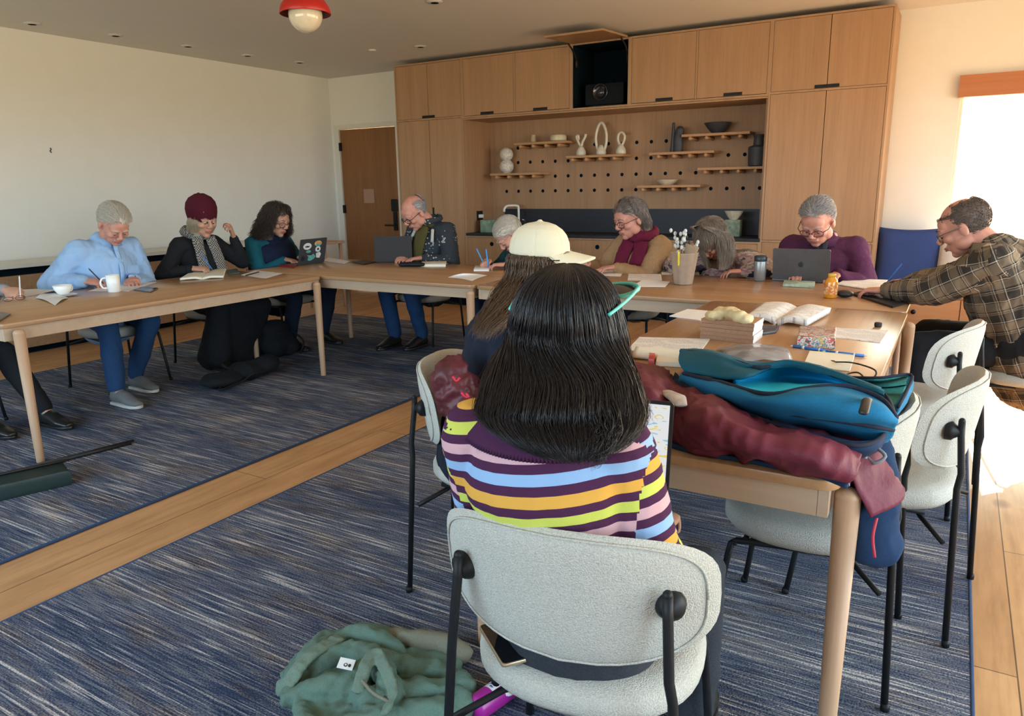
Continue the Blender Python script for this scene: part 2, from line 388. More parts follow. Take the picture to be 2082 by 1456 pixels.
wall_with_hole('wall_right', 'X', RX, .15, NY-.15, WY, CZ, [(-.7, 6.9, .4, 2.3)])
wall_with_hole('wall_near', 'Y', NY-.15, .15, LX-.15, RX+.15, CZ, [(-6.6, -.6, .85, 2.35)])
def glass_mat():
    n = NT('window_glass'); t = n.t; tr = n.n('ShaderNodeBsdfTransparent'); gl = n.n('ShaderNodeBsdfGlossy'); gl.inputs['Roughness'].default_value = .02
    fr = n.n('ShaderNodeFresnel'); fr.inputs[0].default_value = 1.2; mx = n.n('ShaderNodeMixShader'); n.l(fr.outputs[0], mx.inputs[0]); n.l(tr.outputs[0], mx.inputs[1]); n.l(gl.outputs[0], mx.inputs[2])
    n.l(mx.outputs[0], t.nodes['Material Output'].inputs[0]); return n.m
M_glass = glass_mat()
def window(idx, axis, pos, a0, a1, z0, z1, nm):
    g = G(); e = .05
    def bx(u0, u1, w0, w1, d=.06):
        if axis == 'Y': g.box(u0, u1, pos, pos+d, w0, w1)
        else: g.box(pos, pos+d, u0, u1, w0, w1)
    bx(a0, a1, z0, z0+e); bx(a0, a1, z1-e, z1); n = nm
    for k in range(n+1):
        c = a0+(a1-a0)*k/n; w = e/2; bx(max(a0, c-w), min(a1, c+w), z0+e, z1-e)
    f = struct(f'window_{idx}', g, M_trimw); g = G()
    if axis == 'Y': g.box(a0+e, a1-e, pos+.025, pos+.031, z0+e, z1-e)
    else: g.box(pos+.025, pos+.031, a0+e, a1-e, z0+e, z1-e)
    put('window_pane', g, M_glass, f, False)
window(1, 'Y', WY+.1, -.08, 2.40, .5, 2.25, 1)
window(2, 'X', RX+.05, -.7, 6.9, .4, 2.3, 5)
window(3, 'Y', NY-.12, -6.6, -.6, .85, 2.35, 5)
g = G(); g.box(-.10, 2.44, WY-.06, WY+.02, 2.07, 2.25, 0); struct('trim_1', g, M_valance)        # wood head box above the window
g = G(); g.box(-7.42, -7.335, WY-.012, WY+.2, 0, 2.235); g.box(-6.355, -6.27, WY-.012, WY+.2, 0, 2.235); g.box(-7.335, -6.355, WY-.012, WY+.2, 2.175, 2.235)
struct('trim_2', g, M_trimw)
g = G(); g.box(-7.33, -6.36, WY+.01, WY+.055, .01, 2.17); dr = struct('door_1', g, M_doorw)
for z in (1.95, 1.12, .25): g = G(); g.box(-7.345, -7.31, WY-.016, WY+.012, z-.055, z+.055); put('hinge', g, M_black, dr, False)
g = G(); g.box(-6.47, -6.385, WY-.03, WY+.01, 1.09, 1.25, .012); put('key_reader', g, M_black, dr, 'auto')
g = G(); g.box(-6.455, -6.40, WY-.016, WY+.01, .84, 1.085, .005); g.tube([(-6.43, WY-.012, .91), (-6.43, WY-.05, .91), (-6.57, WY-.055, .91)], .011, 8, 4); put('door_handle', g, M_black, dr, 'auto')
g = G(); g.box(-6.965, -6.78, WY+.004, WY+.0095, 1.20, 1.385); n = NT('faint_notice'); b = n.n('ShaderNodeTexBrick'); n.l(n.coord((1, 1, 1), rot=(H, 0, 0)), b.inputs[0]); b.inputs['Scale'].default_value = 22
b.inputs['Color1'].default_value = (.36, .19, .11, 1); b.inputs['Color2'].default_value = (.33, .18, .11, 1); b.inputs['Mortar'].default_value = (.50, .33, .25, 1); n.col(b.outputs[0]); put('notice', g, n.set(.5), dr, False)
# baseboards
g = G(); g.box(LX, LX+.015, NY, WY, 0, .09); struct('baseboard_left', g, M_trimw)
g = G(); g.box(-6.27, -5.9, WY-.015, WY, 0, .09); struct('baseboard_back', g, M_trimw)

# ------------------------------------------------------------------ built-in oak cupboards
def slot(x0, x1, z, par, y=CY0): g = G(); g.slab([(x0, y-.004), (x1, y-.004), (x1, y+.006), (x0, y+.006)], z, z+.028, .0); return put('handle', g, M_black, par, False)
def door_panel(par, x0, x1, z0, z1, mat=None, name='door'): g = G(); g.box(x0+.003, x1-.003, CY0, CY0+.02, z0+.003, z1-.003); return put(name, g, mat or M_cab, par, False)
def carcass(name, label, x0, x1, z0, z1, rails, group='built-in oak cupboards', cat='cabinet', y1=WY-.02):
    r = root(name, ((x0+x1)/2, CY0+.3, z0), label, cat, group); g = G(); t = .018
    g.box(x0, x0+t, CY0-.002, y1, z0, z1); g.box(x1-t, x1, CY0-.002, y1, z0, z1)
    g.box(x0+t, x1-t, CY0-.002, y1, z1-t, z1)
    for z in rails: g.box(x0+t, x1-t, CY0-.002, y1, z-t/2, z+t/2)
    g.box(x0+t, x1-t, y1-.01, y1, z0, z1); put('frame', g, M_cabw, r, False); return r, x0+t, x1-t
XA, XB, XC, XD, XE, XF = -5.88, -4.92, -3.56, -2.92, -1.58, -.60
# tall cupboard beside the door
r, a, b = carcass('tall_cabinet', 'tall oak cupboard with four doors standing beside the room door', XA, XB, .1, 2.79, [.11, 2.165])
m = (a+b)/2
for u, w in ((a, m), (m, b)):
    door_panel(r, u, w, .12, 2.156); door_panel(r, u, w, 2.174, 2.772)
slot(m-.09, m+.09, 2.178, r); g = G(); g.box(m+.01, m+.03, CY0-.004, CY0+.01, 1.06, 1.16); put('handle', g, M_black, r, False)
g = G(); g.box(XA, XB, CY0+.05, WY-.02, 0, .1); put('plinth', g, M_dark, r, False)
# tall cupboard at the window end
r, a, b = carcass('tall_cabinet', 'tall oak cupboard with tall doors at the right end, beside the blue cushion', XE, XF, .1, 2.79, [.11, .845, 2.165])
m = (a+b)/2
door_panel(r, a, b, .12, .836, name='drawer_front')
for u, w in ((a, m), (m, b)): door_panel(r, u, w, .854, 2.156); door_panel(r, u, w, 2.174, 2.772)
slot(m-.1, m+.1, 2.178, r)
g = G(); g.box(XE, XF, CY0+.05, WY-.02, 0, .1); put('plinth', g, M_dark, r, False)
# wall cupboards above the niche
for x0, x1, lab in ((XB, XC, 'two-door oak wall cupboard above the niche, left of the projector'), (XD, XE, 'two-door oak wall cupboard above the niche, right of the projector')):
    r, a, b = carcass('wall_cabinet', lab, x0, x1, 2.145, 2.79, [2.155]); m = (a+b)/2
    g = G(); g.box(m-.008, m+.008, CY0-.002, CY0+.2, 2.16, 2.775); put('divider', g, M_cabw, r, False)
    for k, (u, w) in enumerate(((a, m-.008), (m+.008, b))):
        door_panel(r, u, w, 2.166, 2.772); c = (u+w)/2+(.02 if x0 > -3 else -.02); slot(c-.085, c+.085, 2.17, r)
r, a, b = carcass('wall_cabinet', 'open oak wall cupboard with lifted flap and black inside, holding the projector', XC, XD, 2.145, 2.79, [2.155])
g = G(); g.box(a, a+.004, CY0+.002, WY-.04, 2.166, 2.77); g.box(b-.004, b, CY0+.002, WY-.04, 2.166, 2.77); g.box(a, b, WY-.06, WY-.035, 2.166, 2.77); g.box(a, b, CY0+.004, WY-.04, 2.164, 2.17); g.box(a, b, CY0+.004, WY-.04, 2.766, 2.771)
put('black_lining', g, M_dark, r, False)
g = G(); L = .60; an = .05; c = np.array([(a+b)/2, CY0-L/2*math.cos(an)-.02, 2.792-L/2*math.sin(an)]); g.obox(c, ((b-a)/2, 0, 0), (0, -L/2*math.cos(an), -L/2*math.sin(an)), (0, -.009*math.sin(an), .009*math.cos(an)))
fl = put('lifted_flap', g, M_cab, r, False)
for x in (a+.02, b-.02):
    g = G(); g.tube([(x, CY0+.06, 2.60), (x, CY0-.02, 2.70), (x, CY0-.14, 2.765)], .010, 6, 3); g.box(x-.008, x+.008, CY0+.02, CY0+.12, 2.56, 2.66); put('stay_arm', g, M_black, r)
# projector inside
r = root('projector', (-3.24, 7.5, 2.17), 'black projector with a round lens sitting in the open wall cupboard', 'projector')
g = G(); g.box(-3.44, -3.02, 7.33, 7.68, 2.185, 2.40, .02); put('body', g, plain('projector_black', (.004, .007, .011), .6, spec=.15), r, 'auto')
g = G(); fr = np.array([(1, 0, 0), (0, 0, 1), (0, -1, 0)]); g.lathe((-3.27, 7.335, 2.312), [(.082, 0), (.082, .02), (.076, .023), (.073, .01), (.0, .01)], 28, fr); put('lens_ring', g, plain('lens_ring_metal', (.10, .10, .11), .22, .9), r)
g = G(); g.ell((-3.27, 7.33, 2.312), (.045, .02, .045)); put('lens', g, plain('lens_glass', (.03, .035, .05), .05, .2), r)
g = G(); [g.box(-3.42+.1*k, -3.40+.1*k, 7.35, 7.37, 2.172, 2.187) for k in (0, 3)]; g.box(-3.42, -3.05, 7.35, 7.66, 2.172, 2.186); put('foot', g, M_blackp, r, False)
# base cupboards under the counter
r, a, b = carcass('base_cabinet', 'row of oak base cupboards with round finger holes under the black counter', XB, XE, .1, .835, [.11]); nD = 5
for k in range(nD):
    u = a+(b-a)*k/nD; w = a+(b-a)*(k+1)/nD; d = door_panel(r, u, w, .12, .817)
    g = G(); fr = np.array([(1, 0, 0), (0, 0, 1), (0, -1, 0)]); hx = (u+w)/2 if k != 3 else -2.69; g.lathe((hx if k != 3 else u+.09, CY0-.0005, .745), [(.024, 0), (.024, .0015)], 20, fr); put('finger_hole', g, M_dark, d, False)
g = G(); g.box(XB, XE, CY0+.06, WY-.02, 0, .1); put('plinth', g, M_dark, r, False)
g = G(); g.box(XB+.002, XE-.002, CY0-.01, WY-.02, .837, .865, .004); thing('countertop', g, M_stone, 'black stone worktop along the bottom of the oak niche', 'worktop', smooth=False)
g = G(); g.box(XB+.22, XE-.002, WY-.045, WY-.024, .866, 1.125); thing('backsplash', g, M_stone, 'black stone backsplash behind the sink and worktop', 'backsplash', smooth=False)
g = G(); g.box(XB-.0, XB+.02, CY0+.02, WY-.02, .867, 2.143); g.box(XE-.02, XE+.0, CY0+.02, WY-.02, .867, 2.143)
# pegboard back panel: holes are part of its surface
COL0, PIT, ROWS = -4.682, .1641, (1.33, 1.494, 1.66, 1.825)
g2 = G(); g2.box(XB+.02, XE-.02, WY-.022, WY-.002, .867, 2.143); g2.m = 1; fr = np.array([(1, 0, 0), (0, 0, 1), (0, -1, 0)])
for z in ROWS:
    for k in range(19):
        x = COL0+PIT*k
        if x < XE-.04 and not (z > 1.6 and k == 0): g2.lathe((x, WY-.0225, z), [(.019, 0), (.019, .0008)], 18, fr)
RN = root('display_niche', ((XB+XE)/2, WY-.3, .867), 'oak display niche backed by a pegboard with rows of round black holes', 'niche'); put('pegboard', g2, [M_niche, M_dark], RN, False)
g = G(); g.box(XB, XB+.02, CY0+.02, WY-.023, .867, 2.127); put('side_panel', g, M_niche, RN, False)
g = G(); g.box(XE-.02, XE, CY0+.02, WY-.023, .867, 2.127); put('side_panel', g, M_niche, RN, False)
g = G(); g.box(XB-.04+.04, XE, CY0+.0, WY-.03, 2.128, 2.143); put('soffit', g, M_cabw, RN, False)
# peg shelves
SH = [(-4.77, 2, 'with the double-ball vase', 1.494), (-4.44, 0, 'with a small cup and a round box', 1.825), (-3.775, 0, 'with three looped cream ornaments', 1.66), (-2.94, 0, 'lowest of all, with the shallow dish', 1.33),
      (-2.815, 0, 'with the tall dark vase', 1.66), (-2.475, 0, 'highest on the right, with the black bowl', 1.825), (-2.30, 0, 'at the right end, with the dark pot', 1.494)]
for x0, _, lab, z in SH:
    x1 = x0+.675; r = root('shelf', ((x0+x1)/2, WY-.14, z-.017), 'small oak peg shelf '+lab, 'shelf', 'oak peg shelves on the pegboard')
    g = G(); g.box(x0, x1, WY-.25, WY-.024, z+.0185, z+.043, .003); put('plank', g, M_shelf, r, 'auto')
    k0 = math.ceil((x0-COL0)/PIT+.15)
    for k in range(4):
        g = G(); g.lathe((COL0+PIT*(k0+k), WY-.024, z), [(.0175, 0), (.0175, .235), (.014, .24)], 16, fr); put('peg', g, M_shelf, r)
def prof_thing(name, prof, c, mat, label, cat, n=28, group=None): g = G(); g.lathe(c, prof, n); return thing(name, g, mat, label, cat, group)
zt = lambda z: z+.0435
SY = WY-.15
M_stonew = plain('speckled_cream_stone', (.58, .55, .47), .6, var=.25, sc=60)
g = G(); g.ell((-4.60, SY, zt(1.494)+.078), (.083, .083, .083), nu=24, nv=16); g.ell((-4.60, SY, zt(1.494)+.215), (.079, .079, .079), nu=24, nv=16); g.lathe((-4.60, SY, zt(1.494)), [(.04, 0), (.045, .01), (.03, .02)]); g.lathe((-4.60, SY, zt(1.494)+.135), [(.04, 0), (.04, .03)])
thing('vase', g, M_stonew, 'speckled cream vase shaped like two stacked balls', 'vase', smooth=True)
prof_thing('cup', [(.024, 0), (.034, .01), (.028, .06), (.024, .085), (.018, .085), (.016, .03)], (-4.24, SY, zt(1.825)), plain('tan_clay', (.46, .35, .2), .7), 'small tan clay cup beside the round box on the upper left shelf', 'cup')
prof_thing('round_box', [(.075, 0), (.088, .01), (.092, .035), (.088, .06), (.08, .068), (.078, .058), (.06, .062), (.0, .064)], (-3.92, SY, zt(1.825)), plain('pale_yellow_clay', (.62, .55, .36), .6), 'round pale yellow lidded box on the upper left shelf', 'box')
M_bone = plain('bone_glaze', (.62, .58, .47), .35, var=.06)
for x, kind, lab in ((-3.64, 0, 'cream ornament with two open curled horns, left of the tall loop'), (-3.40, 1, 'tall cream ornament with one large loop'), (-3.17, 2, 'cream ornament with a small closed loop, right of the tall loop')):
    g = G(); z = zt(1.66); g.lathe((x, SY, z), [(.048, 0), (.056, .012), (.052, .05), (.03, .085), (.018, .105)], 20)
    if kind == 0: g.tube([(x, SY, z+.09), (x-.03, SY, z+.14), (x-.055, SY, z+.20), (x-.035, SY, z+.215), (x-.03, SY, z+.17)], .014, 8, 5); g.tube([(x, SY, z+.09), (x+.02, SY, z+.15), (x+.05, SY, z+.2), (x+.055, SY, z+.228)], .015, 8, 5)
    if kind == 1: g.tube([(x-.035, SY, z+.04), (x-.06, SY, z+.13), (x-.06, SY, z+.22), (x-.03, SY, z+.31), (x+.005, SY, z+.335), (x+.04, SY, z+.29), (x+.062, SY, z+.2), (x+.055, SY, z+.1), (x+.03, SY, z+.03)], .0155, 8, 5)
    if kind == 2: g.tube([(x-.005, SY, z+.08), (x-.035, SY, z+.15), (x-.025, SY, z+.21), (x+.01, SY, z+.225), (x+.04, SY, z+.19), (x+.035, SY, z+.14), (x+.01, SY, z+.09)], .014, 8, 5)
    thing('ornament', g, M_bone, lab, 'ornament', 'cream looped ornaments on a peg shelf', smooth=True)
M_dk = plain('charcoal_glaze', (.045, .048, .06), .55, var=.15, sc=40)
g = G(); x, z = -2.555, zt(1.66); g.loft([(x+.015, SY, z+.01), (x+.015, SY, z+.12), (x+.03, SY, z+.22)], [(.05, .04), (.052, .04), (.042, .035)], n=20); g.loft([(x-.045, SY, z+.01), (x-.04, SY, z+.15), (x-.04, SY, z+.28)], [.025, .02, .015], n=14)
thing('vase', g, M_dk, 'tall dark two-pronged vase on the middle right shelf', 'vase', smooth=True)
prof_thing('bowl', [(.05, 0), (.06, .006), (.10, .05), (.135, .10), (.128, .102), (.09, .05), (.0, .02)], (-2.14, SY, zt(1.825)), M_dk, 'wide black bowl on the highest right shelf', 'bowl')
prof_thing('pot', [(.075, 0), (.09, .01), (.095, .18), (.085, .19), (.05, .2), (.045, .27), (.06, .30), (.05, .30), (.03, .2)], (-1.735, SY, zt(1.494)), M_dk, 'dark squared pot with a neck at the right end of the shelves', 'pot')
prof_thing('dish', [(.06, 0), (.07, .01), (.10, .03), (.115, .055), (.108, .057), (.08, .03), (.0, .02)], (-2.65, SY, zt(1.33)), plain('white_tan_dish', (.62, .52, .38), .4), 'shallow pale dish on the lowest peg shelf', 'dish')
# on the counter
r = root('faucet', (-4.44, 7.62, .866), 'white gooseneck tap at the sink on the black worktop', 'tap')
g = G(); g.tube([(-4.43, 7.62, .87), (-4.43, 7.62, 1.13), (-4.44, 7.6, 1.165), (-4.48, 7.57, 1.17), (-4.54, 7.54, 1.165), (-4.565, 7.52, 1.13), (-4.565, 7.52, 1.10)], .014, 10, 4); g.lathe((-4.43, 7.62, .866), [(.025, 0), (.025, .012)]); put('spout', g, plain('white_tap', (.72, .68, .60), .3), r)
g = G(); g.tube([(-4.34, 7.6, .867), (-4.34, 7.6, 1.0), (-4.34, 7.55, 1.01)], .009, 8); put('lever', g, plain('steel', (.5, .5, .5), .25, .9), r)
g = G(); g.box(-4.80, -4.66, 7.36, 7.5, .867, 1.01, .004); tb = thing('tissue_box', g, plain('green_glass_box', (.20, .30, .22), .3, var=.3, sc=18), 'greenish tissue box on the worktop beside the tap', 'box')
r = root('power_outlet', (XB+.022, 7.5, 1.0), 'black socket plate with a white plug on the left end of the niche', 'socket')
g = G(); g.box(XB+.0205, XB+.028, 7.44, 7.56, 1.00, 1.11, .002); put('plate', g, M_black, r, False); g = G(); g.box(XB+.028, XB+.065, 7.47, 7.52, 1.03, 1.07, .006); put('plug', g, M_white, r, 'auto')
r = root('gift_bag', (-1.9, 7.5, .866), 'small sage green bag topped with crumpled cream tissue on the worktop', 'bag')
g = G(); g.slab(rpoly(-1.9, 7.5, .15, .1, 0, .01), .867, 1.03, .004); put('bag', g, plain('sage_bag', (.22, .29, .22), .7, var=.35, sc=25), r, 'auto')
g = G(); g.loft([(-1.9, 7.5, 1.03), (-1.9, 7.5, 1.07), (-1.9, 7.5, 1.115)], [(.04, .03), (.07, .04), (.095, .05)], n=14, cap='flat'); put('tissue_paper', g, plain('cream_tissue', (.52, .47, .36), .9, var=.2), r, False)
# ------------------------------------------------------------------ window bench and cushions
r = root('window_bench', (.6, 7.5, 0), 'long oak bench with drawers under the window', 'bench')
g = G(); g.box(XF+.003, 2.2, 7.24, 7.78, .08, .40); put('body', g, M_bench, r, False)
g = G(); g.box(XF+.003, 2.2, 7.21, 7.78, .402, .435, .004); put('seat_board', g, M_bench, r, 'auto')
for k in range(4):
    x0 = XF+.01+k*.69; g = G(); g.box(x0+.004, x0+.686, 7.222, 7.238, .1, .385); d = put('drawer', g, M_bench, r, False); g = G(); g.lathe((x0+.345, 7.222, .27), [(.008, 0), (.008, .02), (.02, .022), (.02, .035)], 14, fr); put('knob', g, M_black, d)
def cushion(c, w, h, th, rz, lean, mat, label, seed):
    g = G(); N = 18; vs = []; fs = []
    for s in (1, -1):
        for i in range(N+1):
            for j in range(N+1):
                u, v = i/N*2-1, j/N*2-1; k = (1-u**4)*(1-v**4); pin = 1-.07*(1-v*v)*abs(u)**3; pin2 = 1-.10*(1-u*u)*abs(v)**3
                x, z, y = u*w/2*pin, v*h/2*pin2, s*th/2*(k**.45); vs.append((x, y, z))
    M = (N+1)**2
    for i in range(N):
        for j in range(N): a = i*(N+1)+j; fs.append((a, a+1, a+N+2, a+N+1)); fs.append((M+a, M+a+N+1, M+a+N+2, M+a+1))
    R = Matrix.Rotation(rz, 3, 'Z') @ Matrix.Rotation(lean, 3, 'X'); vs = [tuple(Vector(c)+R @ Vector(v)) for v in vs]; g.add(vs, fs)
    me = g.mesh('t'); v = getv(me); setv(me, v); o = thing('cushion', g, mat, label, 'cushion', smooth=True); bpy.data.meshes.remove(me); return o
cushion((-.33, 7.56, .70), .58, .56, .17, .08, -.22, fabric('blue_cushion', (.035, .065, .20), sc=300), 'blue cushion leaning on the wall at the end of the window bench', 1)
cushion((.10, 7.48, .655), .46, .44, .15, -.15, -.28, fabric('white_cushion', (.66, .63, .58), sc=300), 'off-white cushion next to the blue one on the window bench', 2)

# ------------------------------------------------------------------ low credenza along the left wall, side table, rugs, ceiling items
r = root('credenza', (-7.2, 3.5, 0), 'low oak credenza with a white top along the left wall', 'credenza')
g = G(); g.box(LX+.017, -6.98, .4, 6.3, .06, .70); put('body', g, wood('oak_credenza', (.40, .24, .13), 'X', .5), r, False)
g = G(); g.box(LX+.017, -6.96, .4, 6.3, .765, .80); put('top', g, M_trimw, r, False)
g = G(); g.box(LX+.02, -7.02, .42, 6.28, .70, .765); put('shadow_gap', g, M_dark, r, False); g = G(); g.box(LX+.03, -7.05, .45, 6.25, 0, .06); put('plinth', g, M_dark, r, False)
r = root('side_table', (-6.42, 6.45, 0), 'small pale wooden side table near the door', 'table')
g = G(); g.slab(rpoly(-6.42, 6.45, .36, .36, 0, .03), .765, .79, .006); put('table_top', g, M_leg, r, 'auto')
for sx in (-1, 1):
    for sy in (-1, 1): g = G(); g.loft([(-6.42+sx*.14, 6.45+sy*.14, .01), (-6.42+sx*.13, 6.45+sy*.13, .765)], [.016, .022], n=12, cap='flat'); put('leg', g, M_leg, r)
for nm, x0, x1, y0, mt, lab in (('rug', -6.15, -3.02, -1.2, M_rugA, 'navy streaked rug under the left row of tables'), ('rug', -2.585, .175, -1.2, M_rugB, 'navy streaked rug under the near chairs and the right table')):
    g = G(); g.box(x0+.012, x1-.012, y0, 6.1, 0.0005, .010); r = tag(put(nm, g, mt, None, False), lab, 'rug', 'two navy streaked rugs'); g = G()
    g.tube([(x0+.008, y0, .006), (x0+.008, 6.1, .006)], .0065, 8); g.tube([(x1-.008, y0, .006), (x1-.008, 6.1, .006)], .0065, 8); g.tube([(x0, 6.1, .006), (x1, 6.1, .006)], .0065, 8); put('bound_edge', g, fabric('navy_binding', (.03, .06, .13)), r)
M_ring = plain('downlight_ring', (.62, .60, .55), .5)
for (px, py), lab in zip([(65, 47), (235, 71), (382, 93), (503, 112), (609, 126), (855, 94), (884, 3)], ['first from the left edge in the row along the left wall', 'second from the left edge in the row along the left wall', 'middle one of the row along the left wall', 'fourth from the left edge in the row along the left wall', 'last of the row, nearest the far corner', 'in front of the cupboards', 'right of the red lamp at the top edge']):
    c = PH(px, py, CZ); r = root('ceiling_downlight', (c[0], c[1], CZ-.012), 'small recessed ceiling light, '+lab, 'ceiling light', 'small recessed ceiling lights')
    g = G(); g.lathe((c[0], c[1], CZ-.012), [(.034, 0), (.06, .004), (.066, .0118)], 24, close=False); put('trim_ring', g, M_ring, r); g = G(); g.lathe((c[0], c[1], CZ-.010), [(.036, 0), (.036, .009)], 20); put('dark_aperture', g, M_dark, r, False)
c = PH(757, 101, CZ); g = G(); g.lathe((c[0], c[1], CZ-.015), [(.035, 0), (.045, .014)], 20); thing('sprinkler_cap', g, M_ceil, 'tiny flat round sprinkler cover on the ceiling', 'sprinkler')
lx, ly, lz = -3.93, 3.93, 2.44
r = root('ceiling_lamp', (lx, ly, CZ), 'red dome ceiling lamp with a white glass globe', 'lamp')
M_red = plain('red_enamel', (.50, .022, .016), .35)
g = G(); g.lathe((lx, ly, 0), [(.168, lz+.10), (.172, lz+.105), (.160, lz+.15), (.125, lz+.20), (.08, lz+.225), (.075, lz+.26), (.10, CZ-.02), (.10, CZ-.001)], 40, close=False); put('lamp_shade', g, M_red, r)
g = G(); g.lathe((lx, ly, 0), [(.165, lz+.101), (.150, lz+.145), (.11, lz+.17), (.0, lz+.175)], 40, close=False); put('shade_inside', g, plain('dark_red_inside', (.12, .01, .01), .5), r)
g = G(); g.ell((lx, ly, lz+.095), (.113, .113, .110), nu=32, nv=20); put('glass_globe', g, plain('opal_glass', (.80, .75, .60), .12, coat=.6), r)
g = G(); g.tube([(0, 0, 0), (.004, 0, .03), (-.004, 0, .06), (.004, 0, .09)], .003, 6); c = PX(103, 305, LX+.01)
for i in range(len(g.v)): x, y, z = g.v[i]; g.v[i] = (c[0]+.0, c[1]+x*1.5, c[2]-z*.5+.02)
thing('wall_hook', g, M_dark, 'tiny dark metal hook on the left wall', 'hook')
# ------------------------------------------------------------------ tables
TH = .755
def table(label, x0, x1, y0, y1, along, ins=(.075, .075)):
    r = root('conference_table', ((x0+x1)/2, (y0+y1)/2, 0), label, 'table', 'long oak conference tables set in a U')
    t = M_tabX if along == 'X' else M_tabY; e = .0
    g = G(); g.slab(rpoly((x0+x1)/2, (y0+y1)/2, x1-x0, y1-y0, 0, .045, 5), TH-.026, TH, .005); put('table_top', g, t, r, 'auto')
    a = .02; z0, z1 = TH-.092, TH-.0265
    for nm, b in (('apron', (x0+.043, x1-.043, y0+a, y0+a+.022)), ('apron', (x0+.043, x1-.043, y1-a-.022, y1-a))): g = G(); g.box(*b, z0, z1); put(nm, g, M_ap, r, False)
    for b in ((x0+a, x0+a+.022, y0+.02, y1-.02), (x1-a-.022, x1-a, y0+.02, y1-.02)): g = G(); g.box(*b, z0, z1); put('apron', g, M_ap, r, False)
    for sx, x in ((-1, x0), (1, x1)):
        for sy, y in ((-1, y0), (1, y1)):
            if along == 'Y': lx, ly = x+sx*.012, y-sy*.075
            else: lx, ly = x-sx*ins[sx > 0], y+sy*.012
            g = G(); g.loft([(lx, ly, .001), (lx, ly, .02), (lx, ly, TH-.055)], [.0185, .0195, .028], n=20, cap='flat'); g.ell((lx, ly, TH-.055), (.028, .028, .022), nu=20); put('leg', g, M_leg, r)
    return r
table('long oak table on the left where three people write', -5.03, -4.035, 1.80, 4.01, 'Y')
table('long oak table at the back left holding the dark grey open laptop', -4.92, -2.69, 4.025, 5.12, 'X', (.075, .02))
table('long oak table at the back right holding the bucket vase', -2.685, -.165, 4.025, 5.12, 'X', (.50, .075))
table('long oak table at the right, covered with papers and the blue backpack', -1.11, -.158, 1.61, 4.018, 'Y')

